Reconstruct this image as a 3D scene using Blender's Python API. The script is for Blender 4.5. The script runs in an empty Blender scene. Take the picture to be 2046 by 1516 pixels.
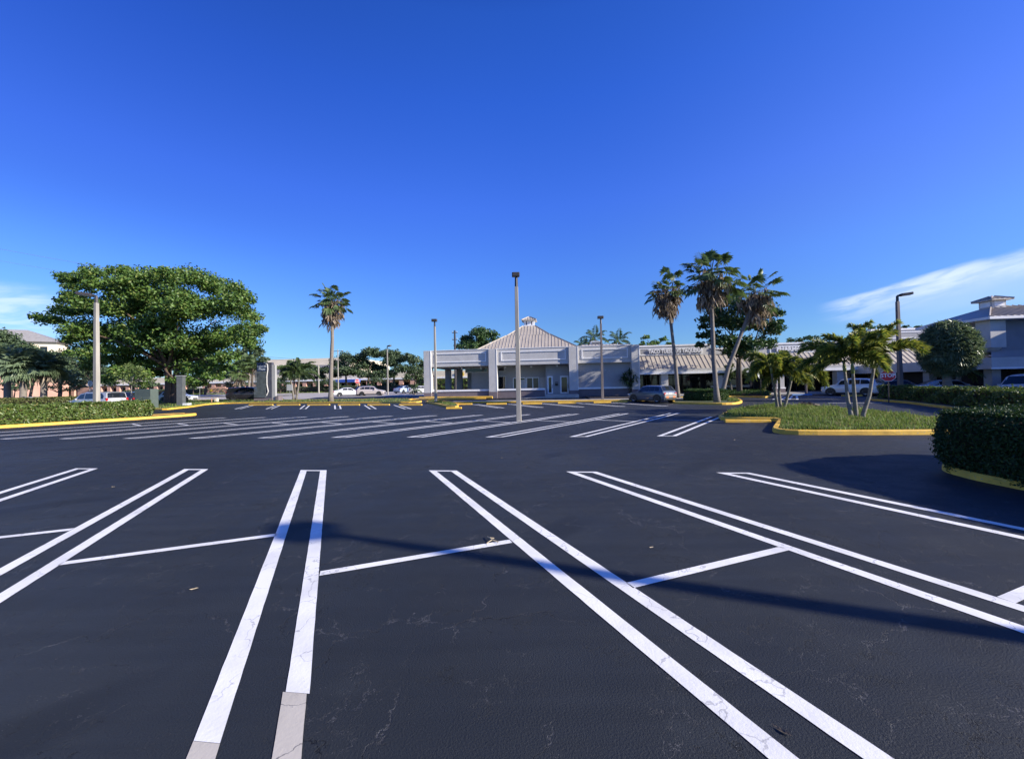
import bpy, bmesh, math, random
import numpy as np
from mathutils import Vector, Matrix
random.seed(4)
RNG = np.random.default_rng(7)
scene = bpy.context.scene
COL = scene.collection

# ------------------------------------------------------------------ camera model and survey helpers
CAMH, FPX = 1.75, 765.0
pit = math.atan(12 / FPX); rol = math.atan(.0195)
F_ = Vector((0, math.cos(pit), math.sin(pit))); U0 = Vector((0, -math.sin(pit), math.cos(pit))); R0 = Vector((1, 0, 0))
R_ = R0 * math.cos(rol) - U0 * math.sin(rol)
U_ = U0 * math.cos(rol) + R0 * math.sin(rol)
CAM = Vector((0, 0, CAMH))
A = math.radians(6.5)                      # the lot is turned a little from the view


def gz(Y): return .012 * (max(25., min(Y, 105.)) - 25.)          # the ground climbs gently towards the road
def ray(x, y): return F_ + R_ * ((x - 1023) / FPX) + U_ * ((758 - y) / FPX)
def P(x, y, Y):
    d = ray(x, y); return CAM + d * (Y / d.y)
def G(x, y, dz=0.):
    d = ray(x, y); z = dz; t = 1
    for _ in range(60):
        t = (z - CAMH) / d.z if abs(d.z) > 1e-6 else 400
        if t < 0 or t > 400: t = 400
        z = .5 * z + .5 * (gz(t * d.y) + dz)
    p = CAM + d * t; p.z = gz(p.y) + dz
    return p
def PV(x, y, V):
    d = ray(x, y); t = V / (d.x * math.sin(A) + d.y * math.cos(A))
    return t * (d.x * math.cos(A) - d.y * math.sin(A)), CAMH + t * d.z
def L2W(u, v, dz=None):
    X = u * math.cos(A) + v * math.sin(A); Y = -u * math.sin(A) + v * math.cos(A)
    return Vector((X, Y, gz(Y) + (dz or 0.)))
def gnd(x, y, dz=0.): return Vector((x, y, gz(y) + dz))


# ------------------------------------------------------------------ objects
MW = {}
def _link(o, parent):
    COL.objects.link(o)
    if parent is not None:
        o.parent = parent
def tag(o, label=None, cat=None, group=None, kind=None):
    if label: o['label'] = label
    if cat: o['category'] = cat
    if group: o['group'] = group
    if kind: o['kind'] = kind
    return o
def thing(name, label, cat, loc=(0, 0, 0), rz=0., group=None):
    o = bpy.data.objects.new(name, None); COL.objects.link(o)
    o.location = loc; o.rotation_euler = (0, 0, rz); o.empty_display_size = .3
    MW[o.name] = Matrix.Translation(Vector(loc)) @ Matrix.Rotation(rz, 4, 'Z')
    return tag(o, label, cat, group)


class MB:
    def __init__(s): s.v = []; s.f = []; s.m = []
    def add(s, vs, fs, mi=0):
        b = len(s.v); s.v += [tuple(v) for v in vs]; s.f += [tuple(i + b for i in f) for f in fs]; s.m += [mi] * len(fs); return s
    def box(s, x0, x1, y0, y1, z0, z1, mi=0, M=None):
        vs = [Vector((x, y, z)) for x in (x0, x1) for y in (y0, y1) for z in (z0, z1)]
        if M is not None: vs = [M @ v for v in vs]
        return s.add(vs, [(0, 1, 3, 2), (4, 6, 7, 5), (0, 4, 5, 1), (2, 3, 7, 6), (0, 2, 6, 4), (1, 5, 7, 3)], mi)
    def tube(s, pts, rads, n=8, mi=0, cap=True, tw=0.):
        pts = [Vector(p) for p in pts]; b = len(s.v); prev = None
        if not hasattr(rads, '__len__'): rads = [rads] * len(pts)
        for i, p in enumerate(pts):
            d = (pts[min(i + 1, len(pts) - 1)] - pts[max(i - 1, 0)]).normalized()
            if prev is None:
                a = d.cross(Vector((0, 1, 0)));
                if a.length < .1: a = d.cross(Vector((1, 0, 0)))
            else: a = prev - d * prev.dot(d)
            a.normalize(); prev = a; c = d.cross(a)
            for k in range(n):
                t = 2 * math.pi * k / n + tw
                s.v.append(tuple(p + (a * math.cos(t) + c * math.sin(t)) * rads[i]))
        for i in range(len(pts) - 1):
            for k in range(n):
                s.f.append((b + i * n + k, b + i * n + (k + 1) % n, b + (i + 1) * n + (k + 1) % n, b + (i + 1) * n + k)); s.m.append(mi)
        if cap:
            s.f.append(tuple(b + k for k in reversed(range(n)))); s.f.append(tuple(b + (len(pts) - 1) * n + k for k in range(n))); s.m += [mi] * 2
        return s
    def prism(s, poly, d, mi=0):               # poly: 3-D points, pushed along d
        n = len(poly); d = Vector(d); vs = [Vector(p) for p in poly] + [Vector(p) + d for p in poly]
        fs = [tuple(reversed(range(n))), tuple(range(n, 2 * n))] + [(i, (i + 1) % n, n + (i + 1) % n, n + i) for i in range(n)]
        return s.add(vs, fs, mi)
    def lathe(s, prof, n=16, c=(0, 0, 0), axis='Z', mi=0):
        b = len(s.v); c = Vector(c)
        for r, h in prof:
            for k in range(n):
                t = 2 * math.pi * k / n
                p = Vector((r * math.cos(t), r * math.sin(t), h)) if axis == 'Z' else Vector((r * math.cos(t), h, r * math.sin(t)))
                s.v.append(tuple(c + p))
        for i in range(len(prof) - 1):
            for k in range(n):
                s.f.append((b + i * n + k, b + i * n + (k + 1) % n, b + (i + 1) * n + (k + 1) % n, b + (i + 1) * n + k)); s.m.append(mi)
        return s
    def build(s, name, mats, parent=None, space='l', smooth=False, bevel=0., fix=True):
        me = bpy.data.meshes.new(name)
        vs = s.v
        if parent is not None and space == 'w':
            inv = MW[parent.name].inverted(); vs = [tuple(inv @ Vector(v)) for v in vs]
        me.from_pydata(vs, [], s.f)
        for m in (mats if isinstance(mats, (list, tuple)) else [mats]): me.materials.append(m)
        if len(set(s.m)) > 1: me.polygons.foreach_set('material_index', s.m)
        if bevel or fix:
            bm = bmesh.new(); bm.from_mesh(me)
            if bevel:
                es = [e for e in bm.edges if e.is_manifold and e.calc_face_angle(0) > .5]
                bmesh.ops.bevel(bm, geom=es, offset=bevel, segments=2, affect='EDGES', profile=.6)
            if fix: bmesh.ops.recalc_face_normals(bm, faces=bm.faces)
            bm.to_mesh(me); bm.free()
        if smooth: me.polygons.foreach_set('use_smooth', [True] * len(me.polygons))
        o = bpy.data.objects.new(name, me); _link(o, parent)
        if parent is not None: MW[o.name] = MW[parent.name]
        else: MW[o.name] = Matrix.Identity(4)
        return o


def np_mesh(name, V, T, mat, parent=None, space='w', smooth=False):
    """triangles from arrays (leaves, grass)"""
    V = np.asarray(V, dtype=np.float64)
    if parent is not None and space == 'w':
        inv = np.array(MW[parent.name].inverted()); V = V @ inv[:3, :3].T + inv[:3, 3]
    me = bpy.data.meshes.new(name)
    me.vertices.add(len(V)); me.vertices.foreach_set('co', V.astype(np.float32).ravel())
    me.loops.add(T.size); me.loops.foreach_set('vertex_index', T.astype(np.int32).ravel())
    me.polygons.add(len(T)); me.polygons.foreach_set('loop_start', np.arange(0, T.size, 3, dtype=np.int32))
    me.polygons.foreach_set('loop_total', np.full(len(T), 3, dtype=np.int32))
    me.update(calc_edges=True); me.materials.append(mat)
    o = bpy.data.objects.new(name, me); _link(o, parent)
    MW[o.name] = MW[parent.name] if parent is not None else Matrix.Identity(4)
    return o


# ------------------------------------------------------------------ materials
def lin(c):
    if isinstance(c, str):
        c = [int(c[i:i + 2], 16) / 255 for i in (0, 2, 4)]
        c = [x / 12.92 if x < .04045 else ((x + .055) / 1.055) ** 2.4 for x in c]
    return (c[0], c[1], c[2], 1)


class NT:
    def __init__(s, tree): s.t = tree; s.n = tree.nodes; s.l = tree.links
    def node(s, typ, **kw):
        n = s.n.new(typ)
        for k, v in kw.items():
            if k.startswith('i_'):
                key = k[2:]; key = int(key) if key.isdigit() else key.replace('_', ' ')
                if isinstance(v, bpy.types.NodeSocket): s.l.new(v, n.inputs[key])
                else: n.inputs[key].default_value = v
            else: setattr(n, k, v)
        return n
    def math(s, op, a, b=None, c=None, clamp=False):
        n = s.n.new('ShaderNodeMath'); n.operation = op; n.use_clamp = clamp
        for i, x in enumerate((a, b, c)):
            if x is None: continue
            if isinstance(x, bpy.types.NodeSocket): s.l.new(x, n.inputs[i])
            else: n.inputs[i].default_value = x
        return n.outputs[0]
    def mix(s, f, a, b, blend='MIX'):
        n = s.n.new('ShaderNodeMix'); n.data_type = 'RGBA'; n.blend_type = blend
        for i, x in ((0, f), (6, a), (7, b)):
            if isinstance(x, bpy.types.NodeSocket): s.l.new(x, n.inputs[i])
            else: n.inputs[i].default_value = x
        return n.outputs[2]
    def ss(s, v, a, b):
        n = s.n.new('ShaderNodeMapRange'); n.interpolation_type = 'SMOOTHSTEP'
        s.l.new(v, n.inputs[0]); n.inputs[1].default_value = a; n.inputs[2].default_value = b
        return n.outputs[0]


def new_mat(name):
    m = bpy.data.materials.new(name); m.use_nodes = True
    nt = NT(m.node_tree); b = m.node_tree.nodes['Principled BSDF']
    return m, nt, b


def mat(name, col, rough=.6, var=.12, scale=3., metal=0., bump=0., bscale=40., spec=.5, coat=0., world=False, streak=None):
    """plain surface with soft noise variation in tone and optional fine bump"""
    m, nt, b = new_mat(name); c = lin(col)
    tc = nt.node('ShaderNodeTexCoord').outputs['Object']
    if streak:
        mp = nt.node('ShaderNodeMapping', i_Vector=tc); mp.inputs['Scale'].default_value = streak; src = mp.outputs[0]
    else: src = tc
    n1 = nt.node('ShaderNodeTexNoise', i_Vector=src, i_Scale=scale, i_Detail=6., i_Roughness=.62)
    lo = tuple(x * (1 - var) for x in c[:3]) + (1,); hi = tuple(min(1, x * (1 + var)) for x in c[:3]) + (1,)
    nt.l.new(nt.mix(nt.ss(n1.outputs[0], .3, .7), lo, hi), b.inputs['Base Color'])
    b.inputs['Roughness'].default_value = rough; b.inputs['Metallic'].default_value = metal
    b.inputs['Specular IOR Level'].default_value = spec
    if coat: b.inputs['Coat Weight'].default_value = coat; b.inputs['Coat Roughness'].default_value = .06
    if bump:
        n2 = nt.node('ShaderNodeTexNoise', i_Vector=tc, i_Scale=bscale, i_Detail=4.)
        bp = nt.node('ShaderNodeBump', i_Strength=bump, i_Distance=.02, i_Height=n2.outputs[0])
        nt.l.new(bp.outputs[0], b.inputs['Normal'])
    return m


def leaf_mat(name, c1, c2, c3=None, f3=.0, trans=.3, rough=.45, spec=.4):
    """leaves: each leaf (mesh island) takes its own tone between c1 and c2, a few take c3"""
    m, nt, b = new_mat(name)
    r = nt.node('ShaderNodeNewGeometry').outputs['Random Per Island']
    k_ = 1.28; c1, c2 = tuple(x * k_ for x in c1), tuple(x * k_ for x in c2)
    col = nt.mix(r, lin(c1), lin(c2))
    if c3:
        r2 = nt.math('FRACT', nt.math('MULTIPLY', r, 37.7))
        col = nt.mix(nt.math('LESS_THAN', r2, f3), col, lin(c3))
    nt.l.new(col, b.inputs['Base Color']); b.inputs['Roughness'].default_value = rough
    b.inputs['Specular IOR Level'].default_value = spec
    tr = nt.node('ShaderNodeBsdfTranslucent'); nt.l.new(nt.mix(.5, col, nt.mix(1., col, (1, 1, .5, 1), 'MULTIPLY')), tr.inputs[0])
    mx = nt.node('ShaderNodeMixShader'); mx.inputs[0].default_value = trans
    nt.l.new(b.outputs[0], mx.inputs[1]); nt.l.new(tr.outputs[0], mx.inputs[2])
    nt.l.new(mx.outputs[0], nt.n['Material Output'].inputs[0])
    return m


def asphalt_mat(name, base, cracks=True):
    m, nt, b = new_mat(name)
    pos = nt.node('ShaderNodeNewGeometry').outputs['Position']
    big = nt.node('ShaderNodeTexNoise', i_Vector=pos, i_Scale=.16, i_Detail=5., i_Roughness=.6).outputs[0]
    mid = nt.node('ShaderNodeTexNoise', i_Vector=pos, i_Scale=1.6, i_Detail=5., i_Roughness=.6).outputs[0]
    fine = nt.node('ShaderNodeTexNoise', i_Vector=pos, i_Scale=85., i_Detail=3., i_Roughness=.7).outputs[0]
    mp = nt.node('ShaderNodeMapping', i_Vector=pos); mp.inputs['Rotation'].default_value = (0, 0, .11); mp.inputs['Scale'].default_value = (.35, 6., 1)
    brush = nt.node('ShaderNodeTexNoise', i_Vector=mp.outputs[0], i_Scale=1.0, i_Detail=4.).outputs[0]
    c = lin(base)
    k = lambda f: (c[0] * f, c[1] * f, c[2] * f, 1)
    col = nt.mix(nt.ss(big, .3, .7), k(.78), k(1.25))
    col = nt.mix(nt.math('MULTIPLY', nt.ss(brush, .35, .7), .35), col, k(.62))
    col = nt.mix(nt.math('MULTIPLY', nt.ss(mid, .55, .8), .5), col, k(1.5))
    # stains: old oil drips in the stalls and faint tyre marks sweeping along the lane
    sv = nt.node('ShaderNodeTexVoronoi', i_Vector=pos, i_Scale=.42); sh = nt.node('ShaderNodeSeparateColor'); nt.l.new(sv.outputs['Color'], sh.inputs[0])
    stn = nt.math('MULTIPLY', nt.math('SUBTRACT', 1., nt.ss(nt.math('ADD', sv.outputs['Distance'], nt.math('MULTIPLY', mid, .3)), .20, .38)), nt.math('GREATER_THAN', sh.outputs[0], .62))
    col = nt.mix(nt.math('MULTIPLY', stn, .55), col, k(.42))
    wt = nt.node('ShaderNodeTexWave', wave_type='RINGS', i_Vector=nt.node('ShaderNodeVectorMath', operation='SUBTRACT', i_0=pos, i_1=(-34., 44., 0.)).outputs[0], i_Scale=.105, i_Distortion=1.2, i_Detail=1.); wt.rings_direction = 'Z'
    trk = nt.math('MULTIPLY', nt.ss(wt.outputs[1], .93, .99), nt.ss(nt.node('ShaderNodeTexNoise', i_Vector=pos, i_Scale=.3, i_Detail=3.).outputs[0], .5, .62))
    col = nt.mix(nt.math('MULTIPLY', trk, .5), col, k(.5))
    # worn aggregate showing through as pale grit
    grit = nt.node('ShaderNodeTexVoronoi', i_Vector=pos, i_Scale=70.); spk = nt.math('LESS_THAN', grit.outputs['Distance'], .16)
    hashv = nt.node('ShaderNodeSeparateColor'); nt.l.new(grit.outputs['Color'], hashv.inputs[0])
    spk = nt.math('MULTIPLY', spk, nt.math('GREATER_THAN', hashv.outputs[0], .86))
    spk = nt.math('MULTIPLY', spk, nt.ss(mid, .42, .7))
    col = nt.mix(nt.math('MULTIPLY', spk, .8), col, (.2, .19, .18, 1))
    height = nt.math('MULTIPLY', fine, 1.)
    if cracks:
        w = nt.node('ShaderNodeTexNoise', i_Vector=pos, i_Scale=2.3, i_Detail=6., i_Roughness=.65)
        wv = nt.node('ShaderNodeVectorMath', operation='SCALE', i_0=w.outputs['Color']); wv.inputs['Scale'].default_value = .7
        pv = nt.node('ShaderNodeVectorMath', operation='ADD', i_0=pos, i_1=wv.outputs[0])
        cr = []
        for sc, wd, th in ((.55, .005, .42), (1.5, .008, .47), (4.2, .015, .52)):
            vo = nt.node('ShaderNodeTexVoronoi', feature='DISTANCE_TO_EDGE', i_Vector=pv.outputs[0], i_Scale=sc)
            on = nt.math('SUBTRACT', 1., nt.ss(vo.outputs['Distance'], wd * .35, wd))
            mk = nt.node('ShaderNodeTexNoise', i_Vector=pos, i_Scale=.5 + sc * .28, i_Detail=3.)
            cr.append(nt.math('MULTIPLY', on, nt.ss(mk.outputs[0], th, th + .09)))
        ck = nt.math('MAXIMUM', nt.math('MAXIMUM', cr[0], cr[1]), cr[2])
        # crack edges carry pale dust: half of them read lighter than the seal coat
        dust = nt.node('ShaderNodeTexNoise', i_Vector=pos, i_Scale=3.).outputs[0]
        ccol = nt.mix(nt.ss(dust, .42, .6), (.008, .008, .009, 1), (.11, .11, .115, 1))
        col = nt.mix(nt.math('MULTIPLY', ck, .75), col, ccol)
        height = nt.math('SUBTRACT', height, nt.math('MULTIPLY', ck, 1.5))
    nt.l.new(col, b.inputs['Base Color'])
    b.inputs['Specular IOR Level'].default_value = .22
    nt.l.new(nt.math('MULTIPLY_ADD', nt.ss(mid, .3, .7), .12, .56), b.inputs['Roughness'])
    bp = nt.node('ShaderNodeBump', i_Strength=.7, i_Distance=.009, i_Height=height); nt.l.new(bp.outputs[0], b.inputs['Normal'])
    return m


def paint_mat(name, base, wear=.5):
    """road paint: hairline cracks and small worn-through flakes"""
    m, nt, b = new_mat(name)
    pos = nt.node('ShaderNodeNewGeometry').outputs['Position']
    w = nt.node('ShaderNodeTexNoise', i_Vector=pos, i_Scale=7., i_Detail=5.)
    wv = nt.node('ShaderNodeVectorMath', operation='SCALE', i_0=w.outputs['Color']); wv.inputs['Scale'].default_value = .25
    pv = nt.node('ShaderNodeVectorMath', operation='ADD', i_0=pos, i_1=wv.outputs[0])
    vo = nt.node('ShaderNodeTexVoronoi', feature='DISTANCE_TO_EDGE', i_Vector=pv.outputs[0], i_Scale=2.6)
    on = nt.math('SUBTRACT', 1., nt.ss(vo.outputs['Distance'], .004, .016))
    mk = nt.node('ShaderNodeTexNoise', i_Vector=pos, i_Scale=1.1, i_Detail=4.).outputs[0]
    ck = nt.math('MULTIPLY', on, nt.ss(mk, .40, .50))
    fl = nt.node('ShaderNodeTexNoise', i_Vector=pos, i_Scale=38., i_Detail=4., i_Roughness=.7).outputs[0]
    flake = nt.math('MULTIPLY', nt.ss(fl, .64, .72), nt.ss(mk, .45, .62))
    dirt = nt.node('ShaderNodeTexNoise', i_Vector=pos, i_Scale=2.4, i_Detail=6.).outputs[0]
    c = lin(base); col = nt.mix(nt.ss(dirt, .35, .75), c, (c[0] * .8, c[1] * .8, c[2] * .79, 1))
    col = nt.mix(nt.math('MULTIPLY', nt.math('MAXIMUM', ck, flake), wear), col, (.06, .065, .08, 1))
    nt.l.new(col, b.inputs['Base Color']); b.inputs['Roughness'].default_value = .6; b.inputs['Specular IOR Level'].default_value = .3
    bp = nt.node('ShaderNodeBump', i_Strength=.4, i_Distance=.005, i_Height=fl); nt.l.new(bp.outputs[0], b.inputs['Normal'])
    return m


def glass_mat(name, col, rough=.05):
    m, nt, b = new_mat(name); b.inputs['Base Color'].default_value = lin(col); b.inputs['Roughness'].default_value = rough
    b.inputs['Specular IOR Level'].default_value = .7
    return m


M = {}
M['asphalt'] = asphalt_mat('sealed_asphalt', (.0285, .033, .0372))
M['road'] = mat('old_concrete_road', (.40, .37, .34), .8, .12, .4, bump=.2)
M['white_paint'] = paint_mat('white_road_paint', (.86, .855, .82), .4)
M['old_paint'] = paint_mat('worn_grey_road_paint', (.56, .515, .43), .7)
def kerb_paint(name, base, chip):
    """yellow kerb paint: chipped to the concrete, scuffed black by tyres, dusty"""
    m, nt, b = new_mat(name); pos = nt.node('ShaderNodeNewGeometry').outputs['Position']; c = lin(base)
    n1 = nt.node('ShaderNodeTexNoise', i_Vector=pos, i_Scale=2.2, i_Detail=6., i_Roughness=.65).outputs[0]
    n2 = nt.node('ShaderNodeTexNoise', i_Vector=pos, i_Scale=17., i_Detail=5., i_Roughness=.7).outputs[0]
    n3 = nt.node('ShaderNodeTexNoise', i_Vector=nt.node('ShaderNodeVectorMath', operation='MULTIPLY', i_0=pos, i_1=(3., 3., 22.)).outputs[0], i_Scale=1., i_Detail=5.).outputs[0]
    col = nt.mix(nt.ss(n1, .3, .7), (c[0] * .8, c[1] * .78, c[2] * .9, 1), (c[0] * 1.08, c[1] * 1.08, c[2], 1))
    col = nt.mix(nt.math('MULTIPLY', nt.ss(n3, .58, .72), .55), col, (.09, .075, .04, 1))
    col = nt.mix(nt.math('MULTIPLY', nt.ss(n2, chip, chip + .05), nt.ss(n1, .42, .6)), col, (.33, .31, .27, 1))
    nt.l.new(col, b.inputs['Base Color']); b.inputs['Roughness'].default_value = .6; b.inputs['Specular IOR Level'].default_value = .3
    bp = nt.node('ShaderNodeBump', i_Strength=.4, i_Distance=.01, i_Height=n2); nt.l.new(bp.outputs[0], b.inputs['Normal']); return m
M['yellow'] = kerb_paint('yellow_kerb_paint', (.82, .50, .07), .60)
M['yellow_worn'] = kerb_paint('yellow_stop_paint', (.78, .47, .05), .54)
M['concrete'] = mat('grey_concrete', (.42, .40, .37), .8, .14, 2., bump=.25)
M['pole_conc'] = mat('pale_pole_concrete', (.32, .30, .26), .8, .18, 2.2, bump=.2, streak=(3, 3, .25))
M['pole_dark'] = mat('dark_bronze_paint', (.045, .04, .04), .45, .2, 6.)
M['grass_base'] = mat('grass_soil', (.055, .075, .028), .9, .4, 3., bump=.3)
M['lawn'] = mat('lawn_soil', (.06, .085, .03), .9, .35, 1.2, bump=.3)
M['mulch'] = mat('dark_mulch', (.06, .045, .035), .95, .35, 8., bump=.5)
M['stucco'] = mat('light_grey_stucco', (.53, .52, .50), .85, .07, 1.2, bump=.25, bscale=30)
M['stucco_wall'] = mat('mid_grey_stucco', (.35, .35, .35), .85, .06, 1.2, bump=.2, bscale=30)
M['stucco_dark'] = mat('slate_stucco', (.165, .135, .145), .85, .08, 1.5, bump=.25)
M['trim'] = mat('white_trim', (.84, .84, .84), .6, .05, 2.)
M['roof'] = mat('tan_metal_roof', (.43, .38, .315), .55, .07, .7)
M['roof_dark'] = mat('grey_metal_roof', (.33, .31, .30), .5, .1, .7)
M['glass'] = glass_mat('dark_window_glass', (.012, .015, .02), .06)
M['glass_brown'] = glass_mat('brown_tinted_glass', (.05, .04, .04), .12)
M['blind'] = mat('pale_blind', (.45, .48, .48), .8)
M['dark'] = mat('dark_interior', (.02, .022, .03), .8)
M['black'] = mat('black_plastic', (.015, .015, .016), .5, .1)
M['tyre'] = mat('tyre_rubber', (.02, .02, .021), .8, .2, 20.)
M['alloy'] = mat('alloy_rim', (.55, .55, .57), .3, .05, metal=.8)
M['steel'] = mat('galvanised_steel', (.30, .31, .31), .5, .12, metal=.3)
M['sign_red'] = mat('stop_red', (.62, .02, .03), .45, .06)
M['sign_white'] = mat('sign_white', (.82, .82, .82), .5, .04)
M['sign_back'] = mat('sign_aluminium_back', (.55, .57, .58), .5, .08)
M['red_lens'] = glass_mat('red_lamp_lens', (.38, .012, .014), .15)
M['clear_lens'] = glass_mat('clear_lamp_lens', (.7, .72, .74), .1)
M['bark'] = mat('tree_bark', (.085, .068, .052), .9, .35, 7., bump=.6, streak=(3, 3, .7))
M['bark_reddish'] = mat('reddish_bark', (.13, .085, .058), .9, .3, 6., bump=.6)  # reddish bark tone for the fig trunk
M['palm_bark'] = mat('grey_palm_bark', (.20, .175, .15), .9, .22, 5., bump=.5, streak=(.6, .6, 5))
M['ring_bark'] = mat('ringed_palm_bark', (.18, .165, .14), .85, .3, 3., bump=.3, streak=(.4, .4, 8))
M['salmon'] = mat('salmon_stucco', (.62, .36, .27), .85, .1, .5)
M['cream'] = mat('cream_stucco', (.78, .68, .52), .85, .06, .3)
M['slate_roof'] = mat('grey_tile_roof', (.26, .25, .25), .8, .12, 1.5)
M['blue_paint'] = mat('blue_paint', (.10, .25, .52), .5, .1)
M['leaf_fig'] = leaf_mat('fig_leaves', (.045, .095, .022), (.11, .185, .038), (.18, .23, .055), .14, .28)
M['leaf_dark'] = leaf_mat('dark_leaves', (.022, .055, .020), (.055, .105, .034), (.09, .14, .04), .08, .25)
M['leaf_oak'] = leaf_mat('oak_leaves', (.042, .072, .038), (.085, .122, .058), None, 0, .25)
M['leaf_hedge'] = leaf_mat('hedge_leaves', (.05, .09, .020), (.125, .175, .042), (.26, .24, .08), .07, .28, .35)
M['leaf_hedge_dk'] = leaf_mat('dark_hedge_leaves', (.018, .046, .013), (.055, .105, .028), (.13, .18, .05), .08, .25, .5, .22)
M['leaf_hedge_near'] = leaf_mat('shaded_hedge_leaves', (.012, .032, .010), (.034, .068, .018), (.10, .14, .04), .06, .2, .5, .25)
M['leaf_olive'] = leaf_mat('olive_hedge_leaves', (.07, .085, .025), (.14, .15, .05), None, 0, .25)
M['leaf_lime'] = leaf_mat('young_leaves', (.06, .10, .03), (.13, .17, .05), None, 0, .35)
M['frond_yellow'] = leaf_mat('yellow_green_fronds', (.12, .165, .03), (.33, .315, .06), (.075, .125, .028), .35, .42)
M['frond_green'] = leaf_mat('green_fronds', (.05, .09, .035), (.11, .155, .06), None, 0, .3)
M['frond_grey'] = leaf_mat('grey_green_fronds', (.08, .12, .07), (.16, .21, .12), None, 0, .3)
M['frond_dead'] = leaf_mat('dead_fronds', (.17, .13, .10), (.36, .30, .23), (.09, .07, .055), .25, .25, .8, .1)
M['grass'] = leaf_mat('grass_blades', (.085, .14, .028), (.17, .225, .06), (.30, .27, .13), .15, .38, .6, .2)
M['straw'] = mat('dry_frond', (.40, .33, .22), .9, .2, 9.)

# ------------------------------------------------------------------ sun, sky, camera
SUN_EL, SUN_AZ = math.radians(24), math.radians(110)          # azimuth clockwise from +Y
scene.view_settings.view_transform = 'Standard'; scene.view_settings.look = 'None'
scene.view_settings.exposure = 0.75; scene.view_settings.gamma = 1
w = bpy.data.worlds.new("World"); scene.world = w; w.use_nodes = True
nt = NT(w.node_tree); bg = w.node_tree.nodes['Background']
sky = nt.node('ShaderNodeTexSky', sky_type='NISHITA', sun_disc=False, sun_elevation=SUN_EL, sun_rotation=SUN_AZ, altitude=0., air_density=1.0, dust_density=.15, ozone_density=4.5)
dv = nt.node('ShaderNodeTexCoord').outputs['Generated']
sx = nt.node('ShaderNodeSeparateXYZ', i_0=dv)
el = nt.math('MULTIPLY', nt.math('ARCSINE', sx.outputs[2]), 57.2958)
# clear subtropical air: deeper blue than the default atmosphere, most so overhead
rp = nt.node('ShaderNodeValToRGB', i_Fac=nt.math('DIVIDE', el, 50.)); cr = rp.color_ramp
for i, (e, c) in enumerate(((3, (.49, .66, .86)), (9.6, (.48, .675, 1.02)), (15.4, (.47, .73, 1.34)), (24.9, (.437, .717, 1.66)), (36.7, (.308, .661, 1.7)), (44.6, (.26, .617, 1.58)), (50, (.16, .42, 1.15)))):
    k = cr.elements[i] if i < 2 else cr.elements.new(e / 50)
    k.position = e / 50; k.color = (c[0] / 2, c[1] / 2, c[2] / 2, 1)
tint = nt.mix(1., rp.outputs[0], (2, 2, 2, 1), 'MULTIPLY')
skycol = nt.mix(1., sky.outputs[0], tint, 'MULTIPLY')
# deeper away from the sun's side, paler towards it
hx = nt.math('DIVIDE', sx.outputs[0], nt.math('SQRT', nt.math('ADD', nt.math('MULTIPLY', sx.outputs[0], sx.outputs[0]), nt.math('ADD', nt.math('MULTIPLY', sx.outputs[1], sx.outputs[1]), .0001))))
hi = nt.ss(el, 8., 22.)
skycol = nt.mix(hi, skycol, nt.mix(1., skycol, nt.mix(nt.ss(hx, -.9, .0), (.68, .67, .72, 1), (1, 1, 1, 1)), 'MULTIPLY'))
skycol = nt.mix(hi, skycol, nt.mix(1., skycol, nt.mix(nt.ss(hx, .1, .95), (1, 1, 1, 1), (1.3, .98, .86, 1)), 'MULTIPLY'))
# thin cirrus: a streak to the right, a soft bank low on the left (positions on the sky sphere)
az = nt.math('MULTIPLY', nt.math('ARCTAN2', sx.outputs[0], sx.outputs[1]), 57.2958)
cv = nt.node('ShaderNodeCombineXYZ'); nt.l.new(nt.math('MULTIPLY', az, .22), cv.inputs[0])
nt.l.new(nt.math('SUBTRACT', nt.math('MULTIPLY', el, .95), nt.math('MULTIPLY', az, .17)), cv.inputs[1])
cn = nt.node('ShaderNodeTexNoise', i_Vector=cv.outputs[0], i_Scale=1.15, i_Detail=7., i_Roughness=.58, i_Distortion=.5).outputs[0]
cn2 = nt.node('ShaderNodeTexNoise', i_Vector=cv.outputs[0], i_Scale=.5, i_Detail=3.).outputs[0]
wob = nt.math('MULTIPLY', nt.math('SUBTRACT', cn2, .5), 2.2)
# distance below the streak's upper edge: edge(az) = 9.0 deg at az 39.5 rising to 11.2 at az 53
edge = nt.math('ADD', nt.math('MULTIPLY_ADD', az, .175, 1.75), wob)
dep = nt.math('SUBTRACT', edge, el)
band = nt.math('MULTIPLY', nt.ss(dep, -.35, .35), nt.math('SUBTRACT', 1., nt.ss(dep, .4, 3.0)))
band = nt.math('MULTIPLY', band, nt.ss(az, 38.3, 42.5))
veil = nt.math('MULTIPLY', nt.math('MULTIPLY', nt.ss(dep, -.2, 1.2), nt.math('SUBTRACT', 1., nt.ss(dep, 2.5, 6.5))), nt.ss(az, 39., 50.))
right = nt.math('ADD', nt.math('MULTIPLY', band, nt.math('MULTIPLY_ADD', nt.ss(cn, .28, .68), .6, .1)), nt.math('MULTIPLY', veil, .36))
lm = nt.math('MULTIPLY', nt.math('SUBTRACT', 1., nt.ss(az, -52., -48.2)), nt.math('MULTIPLY', nt.ss(el, 3.5, 7.5), nt.math('SUBTRACT', 1., nt.ss(el, 8.6, 10.6))))
left = nt.math('MULTIPLY', lm, nt.math('MULTIPLY_ADD', nt.ss(cn, .35, .62), .5, .22))
cl = nt.math('ADD', right, left, clamp=True)
nt.l.new(nt.mix(nt.math('MULTIPLY', cl, .7), skycol, (6.3, 6.9, 8.2, 1)), bg.inputs[0])
bg.inputs[1].default_value = .1
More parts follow.
